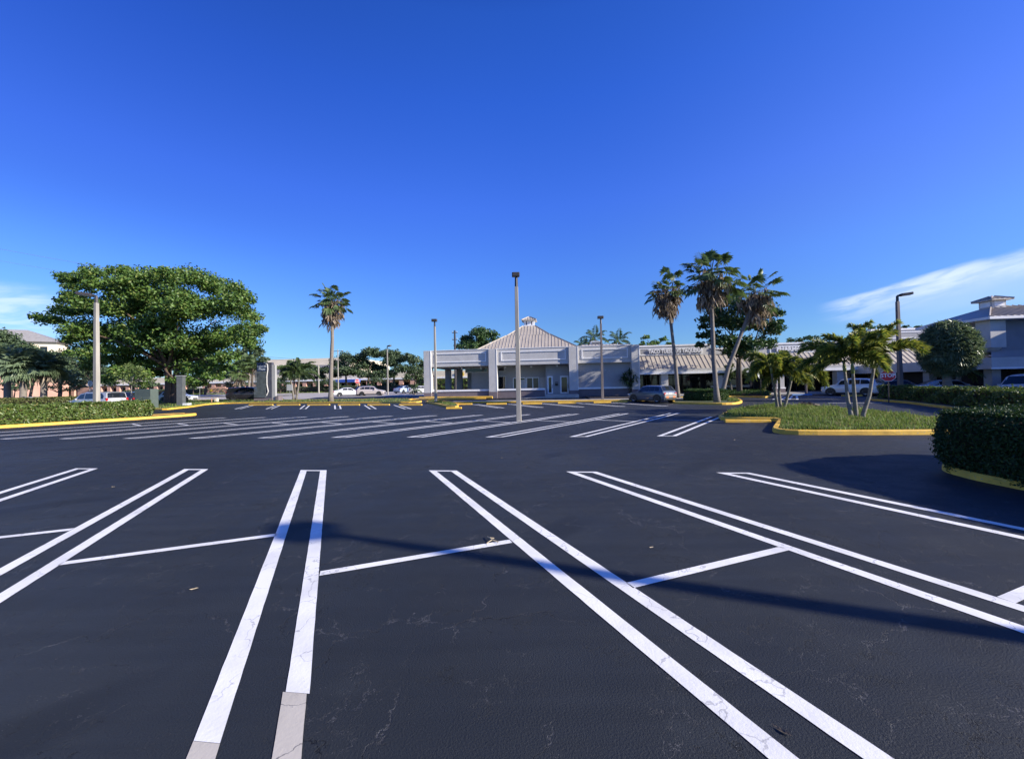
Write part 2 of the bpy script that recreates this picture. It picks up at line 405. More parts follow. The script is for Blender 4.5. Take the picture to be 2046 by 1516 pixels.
sd = bpy.data.lights.new('sun', 'SUN'); sd.energy = 5.0; sd.angle = math.radians(.53); sd.color = (1, .915, .79)
so = bpy.data.objects.new('sun', sd); COL.objects.link(so)
SUNDIR = Vector((math.sin(SUN_AZ) * math.cos(SUN_EL), math.cos(SUN_AZ) * math.cos(SUN_EL), math.sin(SUN_EL)))
so.rotation_euler = SUNDIR.to_track_quat('Z', 'Y').to_euler()
cd = bpy.data.cameras.new('camera'); co = bpy.data.objects.new('camera', cd); COL.objects.link(co); scene.camera = co
cd.sensor_fit = 'HORIZONTAL'; cd.sensor_width = 36; cd.lens = FPX / 2046 * 36; cd.clip_end = 3000; cd.clip_start = .05
co.matrix_world = Matrix(((R_.x, U_.x, -F_.x, CAM.x), (R_.y, U_.y, -F_.y, CAM.y), (R_.z, U_.z, -F_.z, CAM.z), (0, 0, 0, 1)))


# ------------------------------------------------------------------ ground sheets
def _bm_sheet(bm, poly, dz):
    vs = [bm.verts.new((p[0], p[1], 0)) for p in poly]; f = bm.faces.new(vs)
    if f.normal.z < 0: f.normal_flip()
    return f
def _drape(bm, dz):
    for Y in (25., 105.):
        bmesh.ops.bisect_plane(bm, geom=bm.verts[:] + bm.edges[:] + bm.faces[:], plane_co=(0, Y, 0), plane_no=(0, 1, 0), dist=1e-5)
    for v in bm.verts: v.co.z = gz(v.co.y) + dz
    bmesh.ops.recalc_face_normals(bm, faces=bm.faces)
    for f in bm.faces:
        f.normal_update()
        if f.normal.z < 0: f.normal_flip()
def sheets(name, polys, dz, m, kind='structure', parent=None):
    bm = bmesh.new()
    for p in polys:
        _bm_sheet(bm, p, dz)
    bm.faces.ensure_lookup_table()
    for f in bm.faces:
        f.normal_update()
        if f.normal.z < 0: f.normal_flip()
    _drape(bm, dz)
    me = bpy.data.meshes.new(name); bm.to_mesh(me); bm.free(); me.materials.append(m)
    o = bpy.data.objects.new(name, me); _link(o, parent)
    MW[o.name] = Matrix.Identity(4)
    if kind: o['kind'] = kind
    return o
def lotpoly(*uv): return [L2W(u, v) for u, v in uv]
def inset(poly, d):
    out = []; n = len(poly); area = sum(poly[i].x * poly[(i + 1) % n].y - poly[(i + 1) % n].x * poly[i].y for i in range(n))
    sg = 1 if area > 0 else -1
    for i in range(n):
        a, b, c = poly[i - 1], poly[i], poly[(i + 1) % n]
        e1 = Vector((b.x - a.x, b.y - a.y)).normalized(); e2 = Vector((c.x - b.x, c.y - b.y)).normalized()
        n1 = Vector((-e1.y, e1.x)) * sg; n2 = Vector((-e2.y, e2.x)) * sg
        m = n1 + n2; k = max(.35, 1 + n1.dot(n2)); m = m / k
        out.append(Vector((b.x + m.x * d, b.y + m.y * d, 0)))
    return out
def smooth_poly(poly, it=2, closed=True):
    for _ in range(it):
        q = []; n = len(poly)
        rng = range(n) if closed else range(n - 1)
        if not closed: q.append(poly[0])
        for i in rng:
            a, b = poly[i], poly[(i + 1) % n]; q += [a * .8 + b * .2, a * .2 + b * .8]
        if not closed: q.append(poly[-1])
        poly = q
    return poly
def island(name, poly, m, kerbm, h=.15, w=.16, smooth=2, fill='grass_island'):
    """raised bed with a kerb all round: kerb (wall, rounded nose, top, inner lip) and planted fill"""
    poly = [Vector((p.x, p.y, 0)) for p in poly]
    if smooth: poly = smooth_poly(poly, smooth)
    dense = []
    for i in range(len(poly)):                                   # short pieces so that the kerb follows the ground
        a, b = poly[i], poly[(i + 1) % len(poly)]; k = max(1, int((b - a).length / 3))
        dense += [a.lerp(b, j / k) for j in range(k)]
    poly = dense
    rings = [(poly, -.03), (inset(poly, .01), h - .03), (inset(poly, .035), h), (inset(poly, w), h), (inset(poly, w + .005), h - .08)]
    mb = MB(); n = len(poly)
    vs = [Vector((p.x, p.y, gz(p.y) + dz)) for r, dz in rings for p in r]
    fs = [(i + k * n, (i + 1) % n + k * n, (i + 1) % n + (k + 1) * n, i + (k + 1) * n) for k in range(len(rings) - 1) for i in range(n)]
    mb.add(vs, fs); o = mb.build(name + '_kerb' if name else 'kerb', kerbm); o['kind'] = 'structure'
    sheets(fill, [rings[3][0]], h - .03, m)
    return poly


def strip(path, w, h, name, m, side=1):
    """open kerb along a path of ground points; thickness goes to the path's left for side=1"""
    pts = smooth_poly([Vector((p.x, p.y, 0)) for p in path], 2, False); dense = []
    for i in range(len(pts) - 1):
        k = max(1, int((pts[i + 1] - pts[i]).length / 3)); dense += [pts[i].lerp(pts[i + 1], j / k) for j in range(k)]
    pts = dense + [pts[-1]]; vs = []; n = len(pts)
    for i, p in enumerate(pts):
        d = (pts[min(i + 1, n - 1)] - pts[max(i - 1, 0)]).normalized(); nn = Vector((-d.y, d.x, 0)) * side
        for off, z in ((0, -.03), (.01, h - .03), (.035, h), (w, h), (w + .005, -.02)):
            q = p + nn * off; vs.append(Vector((q.x, q.y, gz(q.y) + z)))
    fs = [(i * 5 + k, (i + 1) * 5 + k, (i + 1) * 5 + k + 1, i * 5 + k + 1) for i in range(n - 1) for k in range(4)] + [(0, 1, 2, 3, 4), tuple((n - 1) * 5 + k for k in range(5))]
    o = MB().add(vs, fs).build(name, m); o['kind'] = 'structure'
    return o


sheets('ground', [[Vector((-1500, -120)), Vector((1500, -120)), Vector((1500, 1800)), Vector((-1500, 1800))]], -.03, M['lawn'])
sheets('parking_lot', [lotpoly((-75, -40), (95, -40), (95, 47), (-9, 47), (-9, 44.6), (-16.5, 44.6), (-16.5, 52.5), (-36.5, 52.5), (-36.5, 45.5), (-75, 45.5))], 0., M['asphalt'])
sheets('road', [lotpoly((-500, 52), (300, 52), (300, 92), (-500, 92))], -.012, M['road'])
sheets('driveway', [lotpoly((-16.4, 52.4), (-36.4, 52.4), (-38.5, 58), (-14.5, 58))], .004, M['asphalt'])
sheets('road_median', [lotpoly((-500, 68.5), (-52, 68.5), (-50, 69.6), (-52, 70.7), (-500, 70.7))], .08, M['grass_base'])


# ------------------------------------------------------------------ painted markings
W_, OLD = [], []; rr = random.Random(5)
def quad(a, b, w, out=W_):                       # stripe of width w along a-b (ground points)
    d = Vector((b.x - a.x, b.y - a.y, 0)).normalized(); n = Vector((-d.y, d.x, 0)) * w / 2
    a = Vector((a.x, a.y, 0)); b = Vector((b.x, b.y, 0)); out.append([a - n, b - n, b + n, a + n])
def para(u0, v0, dirv, s, wu, out=W_, jig=0.):    # stripe whose ends are cut along the row (lot coordinates)
    u1, v1 = u0 + dirv[0] * s, v0 + dirv[1] * s
    if out is W_ and v0 < 9 or out is OLD:          # near stripes: slightly ragged sprayed edges
        k = max(2, int(s / .11)); L_, R2 = [], []
        for i in range(k + 1):
            q = i / k; u, v = u0 + (u1 - u0) * q, v0 + (v1 - v0) * q; e = .0018
            L_.append((u + rr.uniform(-e, e), v)); R2.append((u + wu + rr.uniform(-e, e), v))
        for i in range(k): out.append(lotpoly(L_[i], R2[i], R2[i + 1], L_[i + 1]))
        return
    out.append(lotpoly((u0, v0), (u0 + wu, v0), (u1 + wu + jig, v1), (u1 + jig, v1)))
D1 = (.524, -.852); WU = .146
for k in range(-5, 3):
    uR = -2.09 + 2.86 * k; vR = 7.80 + rr.uniform(-.03, .03)
    for j, u in enumerate((uR - .60, uR - WU)):
        if k == -1:                               # this pair was repainted only in part: grey old paint near the viewer
            s = (7.75 - (1.72, 2.05)[j]) / .852
            para(u, vR, D1, s, WU); e = (u + D1[0] * s, vR + D1[1] * s)
            para(e[0] + (.0, -.018)[j], e[1] - .002, D1, 5., WU * 1.02, OLD)
        else: para(u, vR, D1, 10.4, WU)
    W_.append(lotpoly((uR - .60 + WU + .0, vR - .001), (uR - WU, vR - .001), (uR - WU + .05, vR - .085), (uR - .60 + WU + .05, vR - .085)))
    a = L2W(uR + D1[0] * (4.37 / .852), 3.43); b = L2W(uR + 2.86 - .60 + D1[0] * (3.5 / .852) , 4.30)
    quad(a, b, .095)
D2 = (.5225, .8526)
for k in range(-9, 3):
    uL = -2.43 + 2.84 * k; s = 11.5 if k < 2 else 8.3
    v0 = 12.97 + rr.uniform(-.04, .04)
    for u in (uL, uL + .46): para(u, v0, D2, s, WU)
    W_.append(lotpoly((uL + WU, v0), (uL + .46, v0), (uL + .46 + .05, v0 + .085), (uL + WU + .05, v0 + .085)))
    if s > 10: W_.append(lotpoly((uL + WU + D2[0] * s - .06, v0 + D2[1] * s - .09), (uL + .46 + D2[0] * s - .06, v0 + D2[1] * s - .09), (uL + .46 + D2[0] * s, v0 + D2[1] * s), (uL + WU + D2[0] * s, v0 + D2[1] * s)))
    if k < 2:
        a = L2W(uL + .6 + 6.03 * .613, 19.0); b = L2W(uL + 2.84 + 5.1 * .613, 18.05); quad(a, b, .1)
D3 = (-.524, .852)
for k in range(5):
    uR = -3.87 + 3.0 * k
    for u in (uR - .60, uR - WU): para(u, 28.95, D3, 6.4, WU)
    W_.append(lotpoly((uR - .60 + WU, 28.95), (uR - WU, 28.95), (uR - WU - .05, 29.05), (uR - .60 + WU - .05, 29.05)))
for x in (468, 530, 598, 668, 738, 808):
    g = G(x, 817); u = g.x * math.cos(A) - g.y * math.sin(A); v = g.x * math.sin(A) + g.y * math.cos(A)
    for q in (0, .5): para(u + q, v, D3, 6.2, WU)
    W_.append(lotpoly((u + WU, v), (u + .5, v), (u + .44, v + .1), (u + WU - .06, v + .1)))
for a, b in (((1655, 805), (1762, 804.5)), ((1598, 793.5), (1680, 792.5)), ((1560, 799), (1590, 797)), ((1660, 794.5), (1690, 793.5))): quad(G(*a), G(*b), .16)
for k in range(4): quad(G(1565 + k * 9, 791), G(1545 + k * 16, 798), .18)
sheets('road_markings', W_, .004, M['white_paint'])
sheets('old_road_markings', OLD, .004, M['old_paint'])

# road lane lines
RL = []
for v in (57, 62, 73, 78, 83):
    for k in range(-30, 12):
        RL.append(lotpoly((k * 9., v), (k * 9. + 3, v), (k * 9. + 3, v + .15), (k * 9., v + .15)))
sheets('road_lane_lines', RL, -.006, M['white_paint'])

# ------------------------------------------------------------------ kerbs, islands, walks
# island under the long hedge at the left end of the second row
hA, hB = G(-330, 876), G(402, 829.5); hd = (hB - hA); hd.z = 0; hd.normalize(); hn = Vector((-hd.y, hd.x, 0))
island('hedge_island', [hA, hA.lerp(hB, .4), hA.lerp(hB, .8), hB - hd * .6, hB + hn * .5, hB - hd * .4 + hn * 2.6, hA + hn * 3.2], M['mulch'], M['yellow'], fill='planting_bed')
HEDGE_D, HEDGE_N = hd.copy(), hn.copy()
# verge in front of the road
vpath = [G(325, 820), G(352, 817), G(385, 813.5), G(412, 809), G(440, 806.8), G(500, 806), G(600, 805.8), G(720, 805.6), G(835, 805), G(846, 803)]
va = [L2W(-16.8, 42), L2W(-17.5, 46.5), L2W(-37, 46.5), L2W(-38.5, 51.6), L2W(-60, 51.6), L2W(-95, 51.6), L2W(-95, 46), G(200, 815)]
island('verge', vpath + va, M['lawn'], M['yellow'], fill='verge_grass')
# small tip island with a lamp post
island('lamp_island', [G(846, 803.5), G(870, 808.5), G(894, 814.5), G(917, 815), G(916, 809), G(900, 805), G(882, 802)], M['lawn'], M['yellow'])
# oval-hedge island with the leaning palms
OV = [G(1340, 806), G(1375, 807.5), G(1440, 809), G(1474, 808), G(1485, 804), G(1478, 799), G(1455, 795), G(1400, 792), G(1350, 796)]
island('palm_island', OV, M['lawn'], M['yellow'])
# right-hand grass island
GI = [G(1426, 839), G(1500, 840.5), G(1556, 841.5), G(1549, 852), G(1541, 863), G(1560, 867), G(1605, 869), G(1754, 869), G(1866, 868.5), G(1990, 868), G(2010, 855), G(1960, 848), G(1866, 841), G(1780, 829), G(1700, 821), G(1620, 815.5), G(1560, 812.5), G(1510, 814), G(1465, 821)]
GI_poly = island('grass_island', GI, M['grass_base'], M['yellow'], smooth=1)
# bed with the near hedge at the right
hr0, hr1 = G(1884, 951), G(2046, 980)
HRd = Vector((.03, -1, 0)).normalized()
HR = [Vector((7.92, 7.06, 0)), Vector((7.76, 6.5, 0)), Vector((7.76, 5.9, 0)), Vector((7.9, 3.4, 0)), Vector((8.5, 2.6, 0)), Vector((10.2, 2.6, 0)), Vector((12.2, 7.2, 0)), Vector((11.8, 8.4, 0)), Vector((9.5, 8.1, 0)), Vector((8.2, 7.4, 0))]
island('hedge_bed', HR, M['mulch'], M['yellow'], h=.12, fill='planting_bed')
# bed with the far hedge at the right
HB = [G(1738, 800), G(1775, 803), G(1818, 806.5), G(1878, 815), G(1960, 826), G(2060, 842), Vector((24.5, 13.2, 0)), Vector((28.5, 22, 0)), Vector((31.2, 30.5, 0)), Vector((29.5, 32, 0))]
island('far_hedge_bed', HB, M['mulch'], M['yellow_worn'], fill='planting_bed')
# round bed with ground cover in front of the pharmacy
GC = [G(1440, 795), G(1455, 793.5), G(1500, 794), G(1535, 795.5), G(1545, 791), G(1530, 786), G(1490, 783), G(1440, 785)]
island('ground_cover_bed', GC, M['mulch'], M['yellow_worn'], fill='planting_bed')
# front walk, its kerb, the drive-through strip, and the walk along the shop wing
def slab(name, u0, u1, v0, v1, h, m):
    vs = []
    for u, v in ((u0, v0), (u1, v0), (u1, v1), (u0, v1)):
        p = L2W(u, v); vs += [Vector((p.x, p.y, p.z - .04)), Vector((p.x, p.y, p.z + h))]
    o = MB().add(vs, [(0, 2, 3, 1), (2, 4, 5, 3), (4, 6, 7, 5), (6, 0, 1, 7), (1, 3, 5, 7)]).build(name, m, bevel=.015); o['kind'] = 'structure'; return o
slab('kerb', -10.2, 12.3, 35.9, 36.08, .15, M['yellow_worn'])
slab('sidewalk', -10.2, 12.3, 36.082, 37.6, .14, M['concrete'])
slab('sidewalk', 12.6, 60, 44.4, 50.9, .15, M['concrete'])
slab('planting_bed', 3.4, 12.3, 37.61, 45.6, .12, M['mulch'])
slab('kerb', -17.2, -8.2, 44.3, 44.45, .16, M['yellow'])
slab('sidewalk', -17.2, -9.05, 44.46, 47.5, .15, M['concrete'])

# ================================================================== BUILDINGS
def bld(name, label, cat, u, v, z, group=None):
    p = L2W(u, v); return thing(name, label, cat, (p.x, p.y, z), -A, group)
class LB(MB):
    """boxes given in lot coordinates and true heights, kept relative to a building's base"""
    def __init__(s, u, v, z): super().__init__(); s.o = (u, v, z)
    def b(s, u0, u1, v0, v1, z0, z1, mi=0): return s.box(u0 - s.o[0], u1 - s.o[0], v0 - s.o[1], v1 - s.o[1], z0 - s.o[2], z1 - s.o[2], mi)
    def frame(s, u0, u1, z0, z1, v, w=.14, t=.05, mi=0):
        s.b(u0, u1, v - t, v, z1 - w, z1, mi); s.b(u0, u1, v - t, v, z0, z0 + w, mi)
        s.b(u0, u0 + w, v - t, v, z0 + w, z1 - w, mi); s.b(u1 - w, u1, v - t, v, z0 + w, z1 - w, mi); return s
    def p(s, pts, d, mi=0): return s.prism([(a - s.o[0], b - s.o[1], c - s.o[2]) for a, b, c in pts], d, mi)
def text_mesh(name, body, size, parent, loc, m, ext=.03, align='CENTER', rot=(math.pi / 2, 0, 0), sx=1., bold=0.):
    c = bpy.data.curves.new(name, 'FONT'); c.body = body; c.size = size; c.extrude = ext; c.align_x = align; c.align_y = 'CENTER'; c.offset = bold; c.resolution_u = 2
    t = bpy.data.objects.new('tmp', c); me = bpy.data.meshes.new_from_object(t); bpy.data.objects.remove(t); bpy.data.curves.remove(c)
    me.name = name; me.materials.clear(); me.materials.append(m)
    o = bpy.data.objects.new(name, me); _link(o, parent); o.location = loc; o.rotation_euler = rot; o.scale = (sx, 1, 1)
    MW[o.name] = MW[parent.name]; return o

# ---------------------------------------------------------------- front pavilion
VF = 46.0; BO = (-3.5, VF, .2)
pav = bld('shop_building', 'grey stucco corner shop building with hipped tan roof and small roof lantern', 'building', *BO)
def L(): return LB(*BO)
cols = [(-16.15, -15.25), (-8.02, -7.05), (1.6, 2.62), (8.8, 9.65)]
ZS, ZT, ZC, ZP = 4.2, 6.22, 1.36, 1.02
for a, b in cols:
    L().b(a, b, VF - .32, VF + .62, ZP + .003, ZT).build('column', M['stucco'], pav, bevel=.02)
    L().b(a - .01, b + .01, VF - .34, VF + .64, .0, ZP).build('column_base', M['stucco_dark'], pav)
    L().b(b - .02, b + .035, VF - .345, VF - .25, ZP + .01, ZT - .02).build('corner_trim', M['trim'], pav)
for (a, b) in ((-15.25, -8.02), (-7.05, 1.6), (2.62, 8.8)):
    f = L().b(a + .002, b - .002, VF, VF + .4, ZS, ZT - .03).build('fascia', M['stucco'], pav)
    L().frame(a + .5, b - .35, 4.72, 5.86, VF - .002, .11, .07).build('panel_trim', M['trim'], f)
    L().b(a + .004, b - .004, VF - .05, VF + .45, ZT - .028, ZT + .05).build('coping', M['trim'], f)
    L().b(a, b, VF - .06, VF - .002, ZS + .02, ZS + .2).build('drip_band', M['stucco'], f)
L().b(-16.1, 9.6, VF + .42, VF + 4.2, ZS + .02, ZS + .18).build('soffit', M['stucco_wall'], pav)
# low wall with white coping (gap at the entry)
for a, b in ((-15.25, -8.03), (-7.04, -1.25), (2.63, 8.79)):
    o = L().b(a, b, VF + .05, VF + .35, .0, ZP + .12).build('low_wall', M['stucco_dark'], pav)
    L().b(a - .0, b + .0, VF - .03, VF + .42, ZP + .123, ZC).build('coping', M['trim'], o)
L().b(-1.30, -1.243, VF + .0, VF + .37, .05, ZP + .12).build('end_trim', M['trim'], pav)
# back walls
L().b(-10.9, 1.55, VF + 3.0, VF + 3.3, .2, ZS + .2).build('wall', M['stucco_wall'], pav)
L().b(1.552, 9.6, VF + 3.0, VF + 3.3, .2, ZS + .2).build('wall', M['stucco_wall'], pav)
L().b(2.62, 8.8, VF + .46, VF + .7, ZC + .002, ZS).build('infill_wall', M['stucco_wall'], pav)
L().b(-10.9, -10.6, VF + 3.31, VF + 14, .2, ZT - .2).build('side_wall', M['stucco_wall'], pav)
L().b(9.3, 9.6, VF + 3.31, VF + 14, .2, ZT - .2).build('side_wall', M['stucco_wall'], pav)
L().b(-10.6, 9.3, VF + 13.7, VF + 14, .2, ZT - .2).build('rear_wall', M['stucco_wall'], pav)
L().b(-16.1, 9.6, VF + .45, VF + 14.2, ZT - .25, ZT - .1).build('roof_deck', M['roof_dark'], pav)
for a in (-15.9, -14.2, -12.6):                                     # piers at the back of the open porch
    L().b(a, a + .75, VF + 8.0, VF + 8.7, .2, ZS + .05).build('pier', M['stucco_wall'], pav)
L().b(-16.1, -10.9, VF + 4.21, VF + 8.75, ZS + .04, ZS + .2).build('soffit', M['stucco_wall'], pav)
L().b(-16.1, -10.9, VF + 8.3, VF + 8.6, ZS + .21, ZT - .26).build('fascia', M['stucco'], pav)
VW = VF + 3.0
def UU(x, v=VF + 3.0): return PV(x, 760, v)[0]
def window(u0, u1, z0, z1, glass='glass', frame='trim', mull=0, v=None, name='window'):
    v = VW if v is None else v
    w = L().frame(u0, u1, z0, z1, v - .002, .1, .07)
    for k in range(mull):
        c = u0 + (u1 - u0) * (k + 1) / (mull + 1); w.b(c - .06, c + .06, v - .07, v - .003, z0 + .1, z1 - .1)
    w = w.build(name, M[frame], pav)
    L().b(u0 + .1, u1 - .1, v - .03, v - .006, z0 + .1, z1 - .1).build('pane', M[glass], w); return w
window(UU(930), UU(975), 3.5, 4.15, 'glass', 'stucco'); window(UU(995), UU(1010), 3.55, 4.15, 'glass_brown', 'stucco')
window(UU(995), UU(1011), .9, 3.0, 'glass', 'stucco')
w = window(UU(1025), UU(1050), .9, 2.75, 'glass', 'trim', 1); L().b(UU(1039), UU(1048), VW - .045, VW - .032, .95, 2.45).build('blind', M['blind'], w)
window(UU(1051.5), UU(1077.5), .9, 2.75, 'glass_brown', 'trim', 1)
L().b(UU(1079), UU(1094), VW - .05, VW - .003, .65, 2.72).build('wall_panel', M['stucco'], pav)
# entry bay sits between the second and third columns: door wall closer to the front
VD = VF + 1.55
L().b(-1.2, 1.58, VD, VD + .2, .6, ZS + .03).build('wall', M['stucco_wall'], pav)
def door(u0, u1, v, glass='glass'):
    d = L().frame(u0, u1, .64, 2.82, v - .003, .17, .06).build('door', M['trim'], pav)
    L().b(u0 + .17, u1 - .17, v - .03, v - .006, .81, 2.65).build('pane', M[glass], d)
    L().tube([(u1 - .08 - BO[0], v - .12 - BO[1], 1.3 - BO[2]), (u1 - .08 - BO[0], v - .12 - BO[1], 1.75 - BO[2])], .02, 6).build('handle', M['black'], d); return d
door(UU(1093.5, VD), UU(1104.5, VD), VD); door(UU(1119, VD), 1.57, VD)
m0 = UU(1109, VD)
mb = L().b(m0, m0 + .34, VD - .16, VD - .003, 1.62, 2.12).build('mailbox', M['black'], pav, bevel=.03)
L().b(m0 + .02, m0 + .32, VD - .175, VD - .162, 1.93, 2.05).build('mailbox_flap', M['steel'], mb)
for u, v in ((-11.9, VF + 2), (-9.4, VF + 2), (-6.3, VF + 2), (-3.0, VF + 2), (.2, VD - .5)):
    L().lathe([(.02, .28), (.11, .24), (.14, .13), (.11, .03), (.02, 0)], 10, (u - BO[0], v - BO[1], ZS - .28 - BO[2])).build('globe_light', M['sign_white'], pav, smooth=True)
# pale anchor stubs left on the infill wall
for i, (u, z) in enumerate([(2.95 + .42 * k, 3.3 + .04 * math.sin(k * 3)) for k in range(9)] + [(3.2 + .5 * k, 2.7 - .05 * (k % 3)) for k in range(5)] + [(3.6 + .62 * k, 2.1) for k in range(4)]):
    L().b(u, u + .06, VF + .44, VF + .458, z, z + .05).build('anchor_stub', M['trim'], pav)
# landing, ramp
L().b(-1.3, 2.6, VF - .86, VD - .02, .1, .6).build('landing', M['concrete'], pav)
L().p([(2.6, VF - 2.1, .12), (2.6, VF - 2.1, .59), (-5.2, VF - 2.1, .2), (-5.2, VF - 2.1, .12)], (0, 1.22, 0)).build('ramp', M['concrete'], pav)
# hipped roof: square, broken pitch, standing seams
VC = VF + 8.0; UC = PV(1058, 660, VC)[0]; z2 = PV(1058, 651, VC - .85)[1]; z1 = PV(1058, 668.5, VC - 2.95)[1]
def hip(half0, z0, half1, z1, ribs, name, parent, m, ov=0.):
    o = L(); q = lambda h, z: [(UC - h - BO[0], VC - h - BO[1], z - BO[2]), (UC + h - BO[0], VC - h - BO[1], z - BO[2]), (UC + h - BO[0], VC + h - BO[1], z - BO[2]), (UC - h - BO[0], VC + h - BO[1], z - BO[2])]
    a, b = q(half0, z0), q(half1, z1); a2 = q(half0, z0 - .08)
    o.add(a + b + a2, [(0, 1, 5, 4), (1, 2, 6, 5), (2, 3, 7, 6), (3, 0, 4, 7), (8, 9, 1, 0), (9, 10, 2, 1), (10, 11, 3, 2), (11, 8, 0, 3), (7, 6, 5, 4), (8, 11, 10, 9)])
    o.f = o.f
    n = int(half0 * 2 / ribs)
    for side in range(4):
        Mx = Matrix.Translation((UC - BO[0], VC - BO[1], -BO[2])) @ Matrix.Rotation(side * math.pi / 2, 4, 'Z')
        for k in range(n + 1):
            x = -half0 + (k + .5) * ribs
            if abs(x) > half0 - .05: continue
            t = 1. if abs(x) <= half1 else (half0 - abs(x)) / (half0 - half1)
            y1 = -half0 + (half0 - half1) * t; z1_ = z0 + (z1 - z0) * t
            p = [Vector((x - .02, -half0, z0)), Vector((x + .02, -half0, z0)), Vector((x + .02, -half0, z0 + .05)), Vector((x - .02, -half0, z0 + .05))]
            d = Vector((0, y1 + half0, z1_ - z0)); vs = [Mx @ v for v in p] + [Mx @ (v + d) for v in p]
            o.add(vs, [(0, 1, 2, 3), (4, 7, 6, 5), (3, 2, 6, 7), (0, 3, 7, 4), (1, 5, 6, 2)])
        for s in (-1,):
            c0 = Mx @ Vector((s * half0, -half0, z0 + .03)); c1 = Mx @ Vector((s * half1, -half1, z1 + .03)); o.tube([c0, c1], .07, 5)
    return o.build(name, m, parent, fix=False)
rf = hip(6.7, 6.12, 2.95, z1 - .05, .42, 'roof', pav, M['roof'])
hip(2.85, z1 - .02, .85, z2, .42, 'upper_roof', rf, M['roof'])
L().b(UC - 2.97, UC + 2.97, VC - 2.97, VC + 2.97, z1 - .16, z1 - .03).build('ridge_vent', M['roof_dark'], rf)
zl = z2 - .12
lan = L().b(UC - .72, UC + .72, VC - .72, VC + .72, zl, zl + .26)
for s in (-1, 1):
    for t in (-1, 1): lan.b(UC + s * .55 - .14, UC + s * .55 + .14, VC + t * .55 - .14, VC + t * .55 + .14, zl + .26, zl + .8)
lan.b(UC - .82, UC + .82, VC - .82, VC + .82, zl + .8, zl + .95).b(UC - .3, UC + .3, VC - .66, VC + .66, zl + .261, zl + .799).b(UC - .66, UC - .31, VC - .3, VC + .3, zl + .261, zl + .799).b(UC + .31, UC + .66, VC - .3, VC + .3, zl + .261, zl + .799)
lan = lan.build('roof_lantern', M['trim'], pav)
L().b(UC - .5, UC + .5, VC - .46, VC + .46, zl + .27, zl + .79).build('louvre', M['dark'], lan)
hip(1.02, zl + .96, .1, zl + 1.5, .36, 'lantern_roof', lan, M['roof'])
# low lean roof to the right of the hip with the plant on it
o = L().p([(7.45, VF + 2.2, 6.3), (9.4, VF + 2.2, 6.3), (9.4, VF + 6, 6.78), (7.45, VF + 6, 6.78)], (0, 0, .12))
for k in range(5): o.p([(7.6 + k * .42, VF + 2.2, 6.42), (7.65 + k * .42, VF + 2.2, 6.42), (7.65 + k * .42, VF + 6, 6.9), (7.6 + k * .42, VF + 6, 6.9)], (0, 0, .07))
o.build('side_roof', M['roof'], pav)
o = L().p([(3.2, VF + 1.2, 6.28), (7.4, VF + 1.2, 6.28), (7.4, VF + 1.9, 6.52), (3.2, VF + 1.9, 6.52)], (0, 0, .06))
for k in range(11): o.p([(3.3 + k * .42, VF + 1.19, 6.3), (3.36 + k * .42, VF + 1.19, 6.3), (3.36 + k * .42, VF + 1.9, 6.56), (3.3 + k * .42, VF + 1.9, 6.56)], (0, 0, .07))
o.build('side_roof', M['roof'], pav)
u, z = PV(1191, 688, 52.); p = L2W(u, 52.)
ac = thing('rooftop_unit', 'pale rooftop air unit with dark grille behind the parapet', 'air unit', (p.x, p.y, 6.15), -A)
MB().box(-.75, .75, -.6, .6, 0, 1.25).build('casing', M['sign_back'], ac, bevel=.03)
MB().box(-.62, .62, -.64, -.602, .62, 1.1).build('grille', M['dark'], ac)
gr = MB(); [gr.box(-.62 + k * .16, -.58 + k * .16, -.67, -.642, .6, 1.12) for k in range(8)]; gr.build('grille_bars', M['sign_back'], ac)

# ---------------------------------------------------------------- shop wing
WV = 48.0; WO = (30, WV, .2)
wing = bld('shop_wing', 'long grey shop wing with tan metal canopy roof and raised white sign letters', 'building', *WO)
def L(): return LB(*WO)
UE = 47.6
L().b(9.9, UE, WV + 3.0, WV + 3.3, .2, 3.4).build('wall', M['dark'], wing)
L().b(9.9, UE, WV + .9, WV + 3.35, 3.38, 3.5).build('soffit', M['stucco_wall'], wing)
# parapets with framed sign panels
for a, b, zt in ((9.9, 18.45, 6.28), (18.46, 24.68, 5.75), (24.7, 35.6, 6.12), (35.62, UE, 7.32)):
    dv_ = 0 if zt < 7 else -.25
    f = L().b(a, b, WV + dv_, WV + 2.9, 4.85, zt - .2).build('parapet', M['stucco'], wing)
    L().b(a - .02, b + .02, WV - .12 + dv_, WV + 2.98, zt - .198, zt).build('cornice', M['trim'], f)
    if zt != 5.75:
        ps = [(a + .25, b - 1.0)] if b - a < 10 else ([(a + .3, a + 5.0), (a + 5.6, a + 10.4)] if zt < 7 else [(a + .5, a + 6)])
        for p0, p1 in ps: L().b(p0 + .1, p1 - .1, WV - .03 + dv_, WV - .004 + dv_, (zt - 1.12 if zt < 7 else zt - 1.05), zt - .46).build('sign_panel', M['stucco_wall'], f)  # darker stucco inside the frame: the sign field's shade put into its colour
        for p0, p1 in ps: L().frame(p0, p1, zt - 1.22 if zt < 7 else zt - 1.15, zt - .36, WV - .003 + dv_, .12, .07).build('panel_trim', M['trim'], f)
    else: L().p([(a + .1, WV - .1, 5.0), (a + 2.8, WV - .1, 5.0), (a + .1, WV - .1, 5.7)], (0, .08, 0)).build('gable_panel', M['stucco'], f)
text_mesh('lettering', 'TACO TUESDAYS TAQUERIA', 0.66, wing, (14.35 - WO[0], WV - .14 - WO[1], 5.49 - WO[2]), M['trim'], .04, sx=.73, bold=.02)
text_mesh('lettering', 'PHARMACY', .66, wing, (27.42 - WO[0], WV - .14 - WO[1], 5.33 - WO[2]), M['trim'], .04, sx=1.0, bold=.022)
